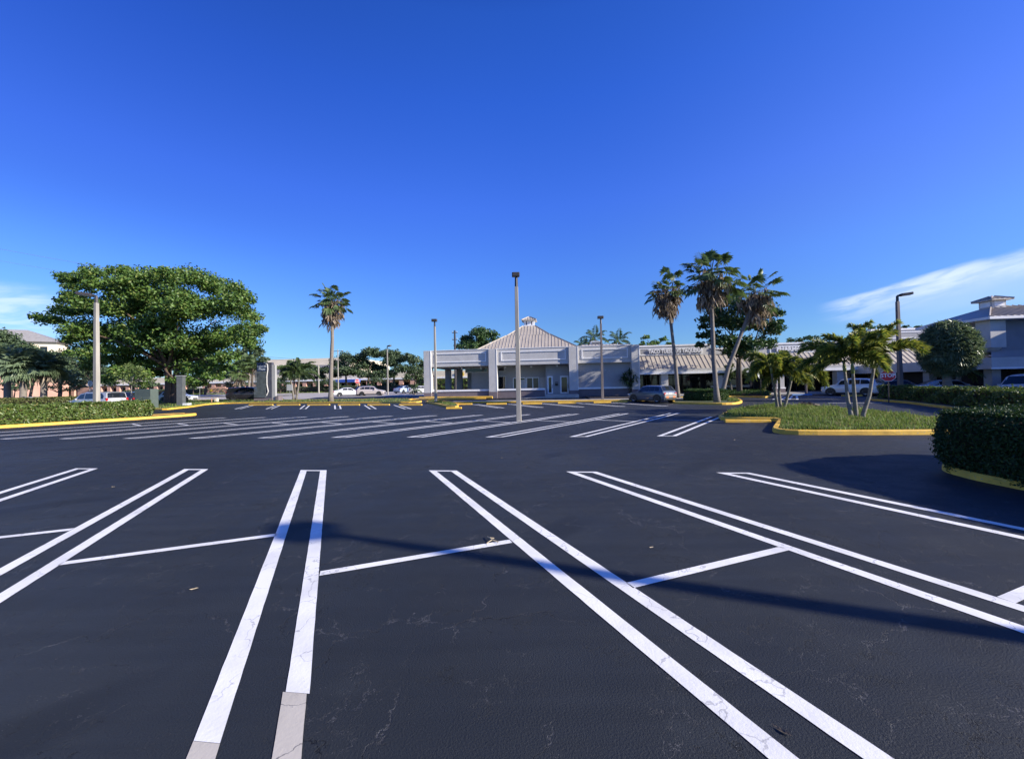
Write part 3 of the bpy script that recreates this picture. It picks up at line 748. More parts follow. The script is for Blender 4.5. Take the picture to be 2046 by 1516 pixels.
# canopy: metal roof on columns, two-step fascia
a, b = 9.7, UE
o = L().p([(a, WV - 1.9, 3.30), (a, WV - 1.9, 3.22), (a, WV + .02, 4.78), (a, WV + .02, 4.95)], (b - a, 0, 0))
n = int((b - a) / .52)
for k in range(n):
    u = a + .2 + k * .52; o.p([(u, WV - 1.9, 3.3), (u, WV + .0, 4.94), (u, WV + .0, 5.005), (u, WV - 1.9, 3.365)], (.05, 0, 0))
o.build('canopy_roof', M['roof'], wing)
L().b(a, b, WV - 2.0, WV - 1.86, 3.0, 3.3).build('fascia', M['stucco'], wing)
L().b(a, b, WV - 2.06, WV - 1.7, 2.72, 2.997).build('fascia', M['trim'], wing)
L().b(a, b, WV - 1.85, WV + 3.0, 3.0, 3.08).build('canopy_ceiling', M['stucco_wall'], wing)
for u in (12.2, 18.5, 24.75, 31.0, 37.8, 43.2):
    c = L().b(u, u + .8, WV - 1.75, WV - 1.0, .95, 2.99).build('column', M['stucco'], wing, bevel=.02)
    L().b(u - .06, u + .86, WV - 1.81, WV - .94, .2, .8).build('column_base', M['stucco_dark'], c); L().b(u - .08, u + .88, WV - 1.83, WV - .92, .803, .947).build('base_cap', M['trim'], c)
# storefronts behind the canopy: one glazed front per shop
for i, (a, b) in enumerate(((10.2, 13.0), (13.2, 18.3), (18.8, 24.6), (25.2, 30.9), (31.6, 37.6), (38.4, 43.2), (43.6, 47.4))):
    s = L(); v = WV + 2.98
    s.frame(a, b, .35, 2.95, v, .1, .08); k = max(2, int((b - a) / 1.4))
    for j in range(1, k): c = a + (b - a) * j / k; s.b(c - .035, c + .035, v - .08, v - .002, .45, 2.85)
    s.b(a + .1, b - .1, v - .075, v - .004, 2.35, 2.42)
    s = s.build('shopfront', M['pole_dark'], wing); L().b(a + .1, b - .1, v - .04, v - .01, .45, 2.85).build('pane', M['glass'], s)
L().b(13.4, 14.4, WV + 2.86, WV + 2.89, .6, 2.3).build('poster', mat('faded_red_poster', (.34, .09, .07), .5, .45, 2.5), wing)
L().b(19.4, 24.0, WV + 2.86, WV + 2.89, 1.0, 1.25).build('window_band', M['sign_white'], wing)
L().b(34.2, 35.6, WV + 2.86, WV + 2.89, 1.4, 2.3).build('shutter', M['blind'], wing)
L().lathe([(.0, .2), (.1, .15), (.12, .06), (.0, 0)], 8, (17.6 - WO[0], WV - WO[1], 2.74 - WO[2])).build('globe_light', mat('warm_globe', (.9, .75, .5), .5), wing, smooth=True)  # globe in a plain warm cream colour
L().b(9.9, UE, WV + 3.31, WV + 16, 4.0, 5.2).build('roof_block', M['roof_dark'], wing)
L().b(9.9, UE, WV + 15.7, WV + 16, .2, 4.0).build('rear_wall', M['stucco_wall'], wing)
L().b(44.5, UE + 1, WV - 7, WV + 6, 3.6, 4.0).build('low_roof', M['roof_dark'], wing)

# ---------------------------------------------------------------- corner tower at the far right
TU, TV = 29.4, 33.0
u0, _ = PV(1978, 640, 33.5)
TO = (u0 + 6, 39, .1)
tow = bld('corner_shop_tower', 'tall grey corner shop block with hipped roof and square lantern at the right', 'building', *TO)
def L(): return LB(*TO)
U0_, V0_ = u0, 33.5
ze = PV(1978, 634, 33.5)[1]; zb = PV(1990, 737, 33.5)[1]; zm = PV(1990, 703, 33.5)[1]
L().b(U0_ + .35, U0_ + 10, V0_ + .35, V0_ + 4.8, zm, ze).build('upper_wall', mat('shade_blue_stucco', (.23, .245, .275), .85, .07, 1.2, bump=.2), tow)  # grey wall darkened and blued, its deep shade painted into the stucco
L().b(U0_ - .1, U0_ + .95, V0_ - .1, V0_ + .95, zm + .35, ze - .01).build('corner_pier', M['stucco'], tow)
L().lathe([(.02, -.34), (.35, -.26), (.56, .0)], 14, (U0_ + .42 - TO[0], V0_ + .42 - TO[1], zm + .345 - TO[2])).build('pier_drop', M['stucco'], tow, smooth=True)
L().b(U0_ - .5, U0_ + 12, V0_ - .5, V0_ + 14, zb, zm - .45).build('canopy_fascia', M['stucco'], tow)
L().p([(U0_ - .5, V0_ - .5, zm - .448), (U0_ + 12, V0_ - .5, zm - .448), (U0_ + 12, V0_ + .34, zm + .12), (U0_ + .34, V0_ + .34, zm + .12)], (0, .001, .03)).build('canopy_roof', M['roof_dark'], tow)
L().b(U0_ - .55, U0_ + 12, V0_ - .55, V0_ - .502, zb - .02, zb + .12).build('fascia_trim', M['trim'], tow)
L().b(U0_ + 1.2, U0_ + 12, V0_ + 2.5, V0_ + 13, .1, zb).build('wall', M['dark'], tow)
for uu, vv in ((U0_ + .0, V0_ + .0), (U0_ + 4.6, V0_), (U0_ + .0, V0_ + 5.0), (U0_ + .0, V0_ + 10.0)):
    L().b(uu, uu + .6, vv, vv + .6, .1, zb).build('column', M['stucco_wall'], tow)
q = L(); e_ = .55; r0, r1, rv = U0_ + 2.6, U0_ + 8, V0_ + 2.5; zr_ = ze + 1.25
pt = lambda u, v, z: (u - TO[0], v - TO[1], z - TO[2])
cs = [pt(U0_ - e_, V0_ - e_, ze), pt(U0_ + 10.5, V0_ - e_, ze), pt(U0_ + 10.5, V0_ + 5.5, ze), pt(U0_ - e_, V0_ + 5.5, ze), pt(r0, rv, zr_), pt(r1, rv, zr_)]
q.add(cs, [(0, 1, 5, 4), (1, 2, 5), (2, 3, 4, 5), (3, 0, 4), (3, 2, 1, 0)])
for k in range(24):                                                  # standing seams on the front slope and the left hip
    u = U0_ - e_ + .3 + k * .44; tt_ = 1. if u > r0 else (u - U0_ + e_) / (r0 - U0_ + e_); a_ = Vector(cs[0]) + Vector((u - U0_ + e_, 0, .0)); d_ = Vector((0, rv - V0_ + e_, zr_ - ze)) * tt_
    q.prism([a_ + Vector((-.02, 0, 0)), a_ + Vector((.02, 0, 0)), a_ + Vector((.02, 0, .07)), a_ + Vector((-.02, 0, .07))], d_)
q.tube([Vector(cs[0]) + Vector((0, 0, .04)), Vector(cs[4]) + Vector((0, 0, .04))], .06, 5)
rt = q.build('roof', M['roof'], tow)
L().b(U0_ - e_ - .02, U0_ + 10.5, V0_ - e_ - .02, V0_ + 5.5, ze - .2, ze - .004).build('eave', M['trim'], rt)
lu, lv, lz = U0_ + 2.7, V0_ + 2.5, ze + .98
lan = L().b(lu - .5, lu + .5, lv - .5, lv + .5, lz, lz + .72).build('roof_lantern', M['stucco'], tow)
for s in range(4):
    Mx = Matrix.Translation((lu - TO[0], lv - TO[1], -TO[2])) @ Matrix.Rotation(s * math.pi / 2, 4, 'Z')
    MB().box(-.36, .36, -.53, -.505, lz + .2, lz + .62, 0, Mx).build('panel', M['trim'], lan)
UC, VC, BO = lu, lv, TO
hip(.8, lz + .74, .08, lz + 1.06, .35, 'lantern_roof', lan, M['roof'])
# the shop block that returns towards the viewer beyond the right edge; it shades the corner in the low sun
RO = (u0 + 18, 24, 0)
ret = bld('shop_block', 'grey shop block returning beyond the right edge of the lot', 'building', *RO)
def L(): return LB(*RO)
L().b(u0 + 8.8, u0 + 24, 10, 31.4, .0, 8.2).build('wall', M['stucco'], ret)
L().b(u0 + 8.3, u0 + 24.5, 9.5, 31.9, 8.203, 8.5).build('roof', M['roof_dark'], ret)

# ---------------------------------------------------------------- across the road
SO = (-46, 128, gz(110))
def L(): return LB(*SO)
pl = bld('salmon_plaza', 'low salmon and cream shopping plaza with arcade pillars across the road', 'building', *SO)
zg = SO[2]
L().b(-240, 10, 131, 145, zg - .5, zg + 6.4).build('wall', M['cream'], pl)
L().b(-240, 10, 127.5, 130.9, zg + 4.2, zg + 6.3).build('arcade_fascia', M['cream'], pl)
L().b(-240, 10, 127.3, 127.48, zg + 3.7, zg + 4.25).build('arcade_trim', M['trim'], pl)
L().b(-240, 10, 130.6, 130.95, zg + 1.0, zg + 2.7).build('shop_glazing', M['glass'], pl)
for k in range(60): L().b(-230 + k * 4, -228.6 + k * 4, 127.6, 128.8, zg - .3, zg + 4.2).build('pillar', M['salmon'], pl)
ys = L(); [ys.b(x, x + 2.6, 127.1, 127.28, zg + 4.4, zg + 5.6) for x in (-33.5, -24, -8)]; ys.build('sign_panel', mat('yellow_sign', (.75, .52, .06), .5), pl)
bl = L().b(-76, -68, 125, 127.4, zg + 3, zg + 4).build('awning', mat('blue_awning', (.04, .10, .42), .7), pl)
BB = (-62, 160, gz(110))
big = bld('big_store', 'long plain cream store with grey canopy band behind the salmon plaza', 'building', *BB)
def L(): return LB(*BB)
za, zb_ = PV(560, 718, 160)[1], PV(560, 732, 160)[1]
bu0, bu1 = PV(500, 720, 160)[0], PV(700, 720, 160)[0]
L().b(bu0, bu1, 160, 200, 0, za).build('wall', M['cream'], big)
L().b(bu0, bu1, 157, 159.9, 4, zb_).build('canopy_band', M['roof_dark'], big)
zc = PV(78, 684, 118)[1]; uR, zr = PV(112, 684, 118); HO = (uR, 118, gz(110))
hot = bld('tall_salmon_building', 'tall cream and salmon building with grey hipped roof behind the palms at the left', 'building', *HO)
def L(): return LB(*HO)
hot.rotation_euler = (0, 0, .42)
L().b(uR - 30, uR, 118, 125, 0, zr - 4.2).build('lower_wall', M['salmon'], hot)
L().b(uR - 30, uR, 118, 125, zr - 4.195, zr).build('upper_wall', M['cream'], hot)
q = L(); q.add([(uR - 31.2 - HO[0], -1.2, zr + .01 - HO[2]), (uR + 1.2 - HO[0], -1.2, zr + .01 - HO[2]), (uR + 1.2 - HO[0], 8.2, zr + .01 - HO[2]), (uR - 31.2 - HO[0], 8.2, zr + .01 - HO[2]), (uR - 20 - HO[0], 3.5, zr + 4.6 - HO[2]), (uR - 9 - HO[0], 3.5, zr + 4.6 - HO[2])], [(0, 1, 5, 4), (1, 2, 5), (2, 3, 4, 5), (3, 0, 4), (3, 2, 1, 0)])
q.build('roof', M['slate_roof'], hot)
for r_ in range(4):
    for k in range(7):
        w_ = L().b(uR - 28 + k * 4, uR - 26.2 + k * 4, 117.93, 117.99, zr - 3.4 - r_ * 4, zr - 1.6 - r_ * 4).build('window', M['glass'], hot)
g = G(434, 787.5)
ms = thing('monument_sign', 'low salmon monument sign with yellow emblem on a stone base', 'sign', g, -A)
MB().prism([(-2.9, 0, .45), (2.9, 0, .45), (2.9, 0, 1.55), (2.2, 0, 1.75), (1.4, 0, 2.0), (-1.4, 0, 2.0), (-2.2, 0, 1.75), (-2.9, 0, 1.55)], (0, .6, 0)).build('panel', M['salmon'], ms)
MB().box(-3.1, 3.1, -.15, .75, 0, .447).build('base', M['concrete'], ms)
MB().lathe([(.42, -.05), (.42, -.005)], 14, (-1.7, 0, 1.05), 'Y').box(-1.95, -1.45, -.07, -.052, .8, 1.3).build('emblem', mat('yellow_emblem', (.8, .55, .05), .5), ms)
g = G(187, 789); ms = thing('low_wall_sign', 'small salmon wall sign behind the parked van at the left', 'sign', P(172, 790, 62), -A)
MB().box(-1.6, 1.6, 0, .4, 0, 1.0).box(-1.1, 1.1, .002, .398, 1.0, 1.3).build('panel', M['salmon'], ms)

# ================================================================== STREET FURNITURE
def lamp_post(label, base, H, head='box', arm=None, group='lamp posts', w=.15, dark=False, tilt=0., top=.6, hs=.25):
    t = thing('lamp_post', label, 'lamp post', base, 0, group)
    MB().tube([(0, 0, -.1), (0, 0, H - top)], [w, w * .68], 4, tw=math.pi / 4 - .11).build('pole', M['pole_conc'] if not dark else M['pole_brown'], t, bevel=.012)
    MB().tube([(0, 0, H - top - .02), (0, 0, H - .12)], [w * .5, w * .42], 8).build('bracket', M['pole_dark'], t)
    if arm is None:
        Mx = Matrix.Translation((0, 0, H)) @ Matrix.Rotation(tilt, 4, 'Z') @ Matrix.Rotation(.12, 4, 'X')
        hd = MB().box(-hs * 1.1, hs * .9, -hs, hs, -hs * .55, hs * .55, 0, Mx).build('lamp_head', M['pole_dark'], t, bevel=.04)
    else:
        d = Vector((arm[0], arm[1], .1)).normalized(); s = Vector((-d.y, d.x, 0)).normalized(); up = d.cross(s) * -1
        up = s.cross(d) * -1 if s.cross(d).z > 0 else s.cross(d); up = Vector((0, 0, 1))
        Mx = Matrix(((d.x, s.x, 0, 0), (d.y, s.y, 0, 0), (d.z, 0, 1, H - .1), (0, 0, 0, 1)))
        MB().box(.0, .25, -.05, .05, -.05, .05, 0, Mx).build('arm', M['pole_dark'], t)
        MB().box(.2, 1.0, -.21, .21, -.1, .11, 0, Mx).build('lamp_head', M['pole_dark'], t, bevel=.04)
        MB().box(.28, .92, -.16, .16, -.115, -.101, 0, Mx).build('lens', M['clear_lens'], t)
    return t
M['pole_brown'] = mat('stained_brown_pole', (.20, .17, .155), .8, .2, 2., bump=.2, streak=(3, 3, .3))
def topH(x, y, b): return P(x, y, b.y).z - b.z
b = G(1037, 841); lamp_post('tall square concrete lamp post standing between the painted stalls, nearest to the viewer', b, topH(1029, 549, b), w=.165, hs=.19)
b = G(871, 803, .12); lamp_post('slim concrete lamp post on the small grass tip in front of the left shop bay', b, topH(872, 640, b), w=.17)
b = G(1204, 799, .1); lamp_post('brownish lamp post in front of the shop infill wall beside the parked hatchback', b, topH(1204, 634, b), w=.17, dark=True)
b = gnd(*P(193, 790, 26.5).xy); lamp_post('concrete lamp post with an angled lamp arm behind the left hedge', b, topH(196, 588, b), arm=(-.9, -.35), w=.2)
b = gnd(*P(1799, 770, 31.5).xy); lamp_post('brown stained lamp post with an angled lamp arm behind the stop sign', b, topH(1798, 588, b), arm=(.95, -.25), w=.2, dark=True)
b = G(775, 788.5); lamp_post('distant pale lamp post on the driveway island by the road', b, topH(778, 691, b), arm=(.8, -.6), w=.16)
tip = G(612, 1060); b = Vector((tip.x, tip.y, 0)) + Vector((SUNDIR.x, SUNDIR.y, 0)) * (7.2 / SUNDIR.z)
lamp_post('lamp post beside the viewer whose long shadow crosses the stalls', Vector((b.x, b.y, 0)), 7.2, w=.165, tilt=.3, hs=.24)

ws_m = MB()
ws_m.prism([(-.95, -.10, 0), (-.95, -.085, .09), (-.95, -.05, .13), (-.95, .05, .13), (-.95, .085, .09), (-.95, .10, 0)], (1.9, 0, 0))
first = None
def wheel_stop(p, rz, label, m='yellow', L=1.9, group='wheel stops'):
    global first
    if first is None:
        first = ws_m.build('wheel_stop', M['yellow'], bevel=.012); o = first
    else:
        o = first.copy(); COL.objects.link(o)
    if m != 'yellow':
        o.data = first.data.copy(); o.data.materials[0] = M[m]
    o.location = (p.x, p.y, gz(p.y) - .004); o.rotation_euler = (math.atan(.012) if p.y > 25 else 0, 0, rz); o.scale = (L / 1.9, 1, 1)
    tag(o, label, 'wheel stop', group); MW[o.name] = Matrix.Identity(4); return o
dr = lambda u: math.atan2(-math.sin(A), math.cos(A))
verge_lab = ['first bright yellow wheel stop from the left along the verge kerb', 'yellow wheel stop in front of the tenant sign', 'yellow wheel stop left of the tall fan palm', 'yellow wheel stop just right of the tall fan palm', 'yellow wheel stop second from the right end of the verge kerb', 'yellow wheel stop at the right end of the verge kerb']
for i, (x0, x1) in enumerate(((500, 543), (555, 597), (616, 657), (677, 717), (736, 777), (799, 842))):
    p = G((x0 + x1) / 2, 809.8); q0, q1 = G(x0, 809.8), G(x1, 809.8); wheel_stop(p, -A - .1, verge_lab[i], L=(q1 - q0).length)
front_lab = ['yellow wheel stop at the tip of the small lamp island', 'yellow wheel stop in front of the left shop bay', 'yellow wheel stop left of the tall central lamp post', 'yellow wheel stop right of the tall central lamp post', 'yellow wheel stop in front of the shop doors', 'yellow wheel stop under the brownish lamp post', 'yellow wheel stop just left of the parked hatchback']
for i, (x0, x1, y) in enumerate(((897, 917, 816.5), (905, 942, 808.5), (973, 1011, 808), (1045, 1082, 807.5), (1115, 1151, 806), (1186, 1221, 805), (1224, 1253, 803.5))):
    p = G((x0 + x1) / 2, y); q0, q1 = G(x0, y), G(x1, y); wheel_stop(p, -A, front_lab[i], L=(q1 - q0).length if i else 1.2)
p = G(1493, 843.5); wheel_stop(p, math.atan2(G(1539, 843).y - G(1447, 843).y, G(1539, 843).x - G(1447, 843).x), 'shaded yellow wheel stop against the notch of the grass island', 'yellow_worn', 1.75)
p = G(1602, 789.5); wheel_stop(p, -A, 'blue wheel stop of the accessible bay in front of the pharmacy', 'blue_paint', 1.9)
p = G(1702, 791.5); wheel_stop(p, -A, 'yellow wheel stop under the white crossover car', 'yellow', 1.7)

def bollard(p, h, r, m, label, group, cap='yellow'):
    o = MB().lathe([(r, -.05), (r, h - r * .6), (r * .75, h - r * .15), (r * .02, h)], 12).build('bollard', M[m], smooth=False); o.location = p
    MW[o.name] = Matrix.Translation(p); return tag(o, label, 'bollard', group)
for x, l in ((848.5, 'yellow steel bollard outside the left end of the shop building'), (857.5, 'yellow steel bollard just right of its twin at the shop corner')):
    p = G(x, 793); h = P(x, 778, p.y).z - p.z; bollard(p, h, .09, 'yellow', l, 'yellow bollards')
for x, l in ((1550.5, 'dark bollard on the walk left of the pharmacy arches'), (1611, 'dark bollard behind the blue wheel stop')):
    p = G(x, 787.5); h = P(x, 766, p.y).z - p.z; bollard(p, h, .1, 'stucco_dark', l, 'walk bollards')
# long yellow barrier beam beside the drive-through lane
p0, p1 = G(838, 797.5), G(984, 796.5)
bb = MB().tube([p0 + Vector((0, 0, .16)), p1 + Vector((0, 0, .16))], .15, 6).build('barrier_beam', M['yellow']); tag(bb, 'long low yellow barrier beam beside the shop low wall', 'barrier')
bb['category'] = 'barrier'

def oct_sign(label, base, zc, r, face, name='stop_sign', words=True, post='steel'):
    """octagonal sign; face = direction it faces"""
    t = thing(name, label, 'stop sign', base, math.atan2(face[1], face[0]) + math.pi / 2, 'stop signs')
    h = zc - base.z
    MB().tube([(0, .03, -.1), (0, .03, h + r * .8)], .035, 6).build('post', M[post], t)
    oc = [(r * math.cos(math.pi / 8 + k * math.pi / 4), 0, h + r * math.sin(math.pi / 8 + k * math.pi / 4)) for k in range(8)]
    MB().prism(oc, (0, -.012, 0)).build('plate', M['sign_back'], t)
    oc2 = [(x, -.0125, z) for x, y, z in oc]
    MB().prism([(x, -.013, z) for x, y, z in oc], (0, -.003, 0)).build('border', M['sign_white'], t)
    k = .93; MB().prism([(x * k, -.0165, h + (z - h) * k) for x, y, z in oc], (0, -.003, 0)).build('face', M['sign_red'], t)
    if words: text_mesh('word', 'STOP', r * .86, t, (0, -.0205, h), M['sign_white'], .001, sx=.82, bold=.012)
    return t
p = gnd(*P(1776, 800, 27.0).xy); oct_sign('red stop sign facing the lot in front of the shop columns at the right', p, P(1776, 750, 27.0).z, .44, (-.55, -.83), post='pole_dark')
p = G(714, 787); oct_sign('distant red stop sign between the parked cars on the driveway', p, P(714.5, 761.5, p.y).z, .47, (.3, -1))
p = gnd(*P(864.5, 790, 50).xy); oct_sign('pale red stop sign half hidden by the slim lamp post at the shop corner', p, P(864.5, 755, 50).z, .46, (.75, -.6))
p = gnd(*P(1520, 790, 38).xy); oct_sign('grey back of a stop sign among the shrubs in front of the pharmacy', p, P(1520.5, 748, 38).z, .42, (-.45, .85), post='pole_dark')
p = gnd(*P(180, 790, 48).xy); oct_sign('grey back of a stop sign behind the concrete lamp post at the left', p, P(180.5, 766, 48).z, .42, (.2, 1))
# small white signs
for x, y0, y1, Y, wd, l in ((399, 764, 775, 62, .5, 'small white sign on a post by the road at the left'), (579, 768, 780, 52, .42, 'grey back of a small sign beside the twin palms')):
    b = gnd(*P(x, 795, Y).xy); t = thing('road_sign', l, 'sign', b, -.1); za, zb2 = P(x, y1, Y).z - b.z, P(x, y0, Y).z - b.z
    MB().tube([(0, .02, -.1), (0, .02, zb2)], .03, 5).build('post', M['steel'], t); MB().box(-wd, wd, -.02, -.0, za, zb2).build('plate', M['sign_white' if Y > 55 else 'sign_back'], t)
# concrete sign column left
b = gnd(*P(362, 803, 41).xy); t = thing('concrete_column', 'square grey concrete column with a square foot beside the hedge end', 'column', b, .2)
MB().box(-.28, .28, -.28, .28, -.1, P(362, 752, 41).z - b.z).build('shaft', mat('shade_darkened_concrete', (.085, .095, .10), .8, .15), t, bevel=.02); MB().box(.29, .75, -.3, .4, -.1, .35).build('foot', M['sign_back'], t)  # shaft grey darkened to stand in for the fig tree's shade
MB().box(-.34, .34, -.34, .34, P(362, 752, 41).z - b.z + .002, P(362, 752, 41).z - b.z + .1).build('cap', M['steel'], t)
# electrical cabinets behind the hedge
b = gnd(*P(298, 800, 37).xy); t = thing('utility_cabinet', 'pale green utility cabinet with doors behind the left hedge', 'cabinet', b, -.05)
MB().box(-1.05, .55, -.4, .4, 0, P(298, 777, 37).z - b.z).build('casing', mat('shaded_cabinet_green', (.08, .105, .09), .6, .1), t, bevel=.02); MB().box(-.95, -.32, -.425, -.401, .2, 1.2).build('door', mat('cabinet_door', (.095, .12, .10), .6, .1), t); MB().box(-.25, .45, -.425, -.401, .2, 1.2).build('door', mat('cabinet_door', (.095, .12, .10), .6, .1), t)  # casing and door greens darkened, tree shade held in the colour
MB().box(-.4, -.34, -.45, -.426, .6, .8).build('latch', M['black'], t)
# meter pair at the verge corner
b = G(427, 803.5, .1); t = thing('pipe_stub', 'small rusty pipe stand on the verge corner', 'pipe', b)
mm = mat('rusty_paint', (.45, .22, .14), .7, .3, 9.); MB().tube([(-.25, 0, -.1), (-.25, 0, .5), (.1, 0, .5), (.1, 0, -.1)], .06, 6).build('pipe', mm, t); MB().box(.2, .5, -.15, .15, -.05, .5).build('box', M['cream'], t)

# ---------------------------------------------------------------- tenant sign
b = G(540, 800.5, .1); Yp = b.y
def pz(y, x=540): return P(x, y, Yp).z - b.z
def px_(x): return P(x, 780, Yp).x - b.x
py = thing('pylon_sign', 'tall dark blue plaza sign with stacked tenant slats and white edge', 'sign', b, 0)
navy = mat('navy_sign_paint', (.03, .05, .11), .5, .15, 3.); navy2 = mat('slate_sign_stone', (.055, .06, .085), .8, .2, 3.)
zt = pz(724)
MB().box(px_(513), px_(543), 0, .5, .35, zt).build('body', navy2, py)
MB().box(px_(543) + .002, px_(549.5), .05, .4, 0, pz(729)).build('side_pier', M['stucco_wall'], py)
MB().box(px_(508), px_(545), -.1, .6, -.1, .348).build('base', M['stucco_dark'], py); MB().box(px_(551) + .02, px_(557), -.1, .8, -.1, .6).build('base_block', M['stucco_dark'], py)
hd = MB().prism([(px_(514), -.06, pz(741)), (px_(536), -.06, pz(741)), (px_(536), -.06, pz(728.5)), (px_(532), -.06, pz(725.5)), (px_(525), -.06, pz(724)), (px_(514), -.06, pz(723.8))], (0, .058, 0)).build('header', navy, py)
lm_ = mat('sign_lettering_pale_blue', (.50, .56, .66), .5)
text_mesh('lettering', 'Lake Ida', pz(729) - pz(735.5), py, (px_(525), -.075, pz(731.5)), lm_, .005, sx=.95); text_mesh('lettering', 'Plaza', pz(729) - pz(735.5), py, (px_(524.5), -.075, pz(737)), lm_, .005)
sl = mat('tenant_slat', (.10, .12, .13), .6, .25, 2.); sd_ = mat('slat_smudge', (.05, .06, .06), .6)
for k in range(13):
    y0 = 742.0 + k * 4.0; x0 = 511 - min(2.5, k * .25)
    s = MB().box(px_(x0), px_(531.5), -.12, -.002, pz(y0 + 2.9), pz(y0)).build('tenant_panel', sl, py)
edge = [(px_(533), pz(790)), (px_(536.5), pz(782)), (px_(534), pz(768)), (px_(534), pz(752)), (px_(536), pz(738)), (px_(535.5), pz(728)), (px_(529), pz(724.3))]
MB().tube([(x, -.07, z) for x, z in edge], .07, 6).build('edge_strip', M['stucco'], py)

# ---------------------------------------------------------------- utility poles and wires
def upole(x, Y, ytop, label, arms=2, r=.16, aw=1.2, m='pole_conc'):
    b = gnd(*P(x, 780, Y).xy); h = P(x, ytop, Y).z - b.z; t = thing('utility_pole', label, 'utility pole', b, 0, 'utility poles')
    MB().tube([(0, 0, -.2), (0, 0, h)], [r, r * .7], 8).build('pole', M[m], t)
    for k in range(arms):
        z = h - .5 - k * 1.3; MB().box(-aw, aw, -.06, .06, z, z + .12).build('cross_arm', M['pole_dark'], t)
        MB().lathe([(.04, 0), (.07, .08), (.05, .2), (.01, .24)], 8, (-aw + .1, 0, z + .12)).lathe([(.04, 0), (.07, .08), (.05, .2), (.01, .24)], 8, (aw - .1, 0, z + .12)).build('insulators', M['sign_back'], t)
    return b, h
upole(910.5, 72, 660, 'utility pole with short cross arms rising behind the left shop bay', 2, .24, .5, 'pole_dark')
b1, h1 = upole(676, 98, 698, 'far thin utility pole behind the tall fan palm', 1)
b0, h0 = upole(342, 60, 560, 'utility pole hidden in the big fig tree crown', 2)
upole(637, 92, 728, 'short pale pole across the road beyond the twin palms', 0, .2)
def wire(name, a, c, sag, r, label, m='black'):
    pts = [a.lerp(c, k / 24) - Vector((0, 0, sag * 4 * (k / 24) * (1 - k / 24))) for k in range(25)]
    o = MB().tube(pts, r, 4, cap=False).build(name, M[m], fix=False); tag(o, label, 'power line', 'power lines')
A0 = P(342, 566, 60)
wire('power_line', P(-260, 447, 52), P(345, 557, 60), .25, .016, 'bright overhead wire rising to the upper left above the fig tree', 'steel')
wire('power_line', P(-260, 474, 50), P(338, 575, 60), .25, .012, 'lower bright overhead wire entering the fig tree crown', 'steel')
wire('power_line', P(345, 694, 60), P(676, 722, 98), .3, .022, 'upper dark wire crossing the sky above the tenant sign')
wire('power_line', P(345, 699, 60), P(676, 725.5, 98), .3, .022, 'lower dark wire crossing the sky above the tenant sign')

# ================================================================== VEHICLES
def lerp(a, b, t): return a + (b - a) * t
PROFILES = {  # stations: x(0..1), z low, z belt, z top, half-width factor, roof half-width factor ; heights as share of H
 'sedan': [(0, .20, .40, .41, .80, .7), (.02, .14, .46, .47, .90, .8), (.12, .12, .55, .57, .97, .85), (.27, .12, .63, .66, 1, .86), (.29, .12, .635, .68, 1, .84), (.43, .12, .65, .965, 1, .70), (.55, .12, .66, 1, 1, .70), (.68, .12, .67, .965, 1, .69), (.84, .12, .69, .735, 1, .80), (.86, .12, .69, .72, 1, .84), (.97, .14, .66, .69, .94, .82), (1, .22, .50, .52, .86, .76)],
 'suv': [(0, .20, .42, .43, .82, .7), (.02, .15, .50, .51, .92, .8), (.10, .13, .56, .58, .98, .85), (.24, .13, .61, .64, 1, .86), (.26, .13, .615, .655, 1, .84), (.38, .13, .62, .95, 1, .74), (.52, .13, .63, 1, 1, .74), (.75, .13, .64, .985, 1, .73), (.90, .13, .66, .94, 1, .72), (.97, .14, .66, .70, .97, .84), (.985, .15, .60, .62, .95, .82), (1, .22, .46, .48, .88, .78)],
 'bigsuv': [(0, .22, .48, .49, .86, .74), (.02, .17, .54, .56, .94, .82), (.22, .15, .60, .625, 1, .86), (.25, .15, .61, .64, 1, .85), (.35, .15, .61, .96, 1, .78), (.5, .15, .62, 1, 1, .78), (.8, .15, .62, .99, 1, .77), (.955, .15, .62, .96, 1, .76), (.985, .16, .62, .68, .98, .86), (1, .24, .50, .52, .94, .82)],
 'hatch': [(0, .20, .40, .41, .84, .7), (.02, .14, .48, .49, .93, .8), (.12, .12, .57, .59, .98, .84), (.27, .12, .62, .65, 1, .86), (.30, .12, .62, .67, 1, .85), (.40, .12, .63, .95, 1, .78), (.52, .12, .63, 1, 1, .78), (.80, .12, .645, .98, 1, .76), (.90, .12, .65, .95, .99, .75), (.965, .14, .64, .68, .97, .84), (.985, .15, .60, .62, .95, .84), (1, .22, .45, .47, .90, .80)],
 'van': [(0, .20, .40, .41, .84, .7), (.02, .14, .46, .48, .93, .8), (.10, .12, .53, .56, .98, .85), (.16, .12, .55, .60, 1, .86), (.30, .12, .56, .94, 1, .82), (.42, .12, .56, 1, 1, .82), (.8, .12, .56, 1, 1, .81), (.96, .12, .56, .96, 1, .80), (.985, .14, .55, .62, .98, .86), (1, .22, .44, .46, .94, .82)],
}
GL = {'sedan': ((4, 5), (7, 8), (.31, .83)), 'suv': ((4, 5), (8, 9), (.29, .93)), 'bigsuv': ((3, 4), (7, 8), (.27, .955)), 'hatch': ((4, 5), (8, 9), (.325, .905)), 'van': ((3, 4), (7, 8), (.20, .95))}
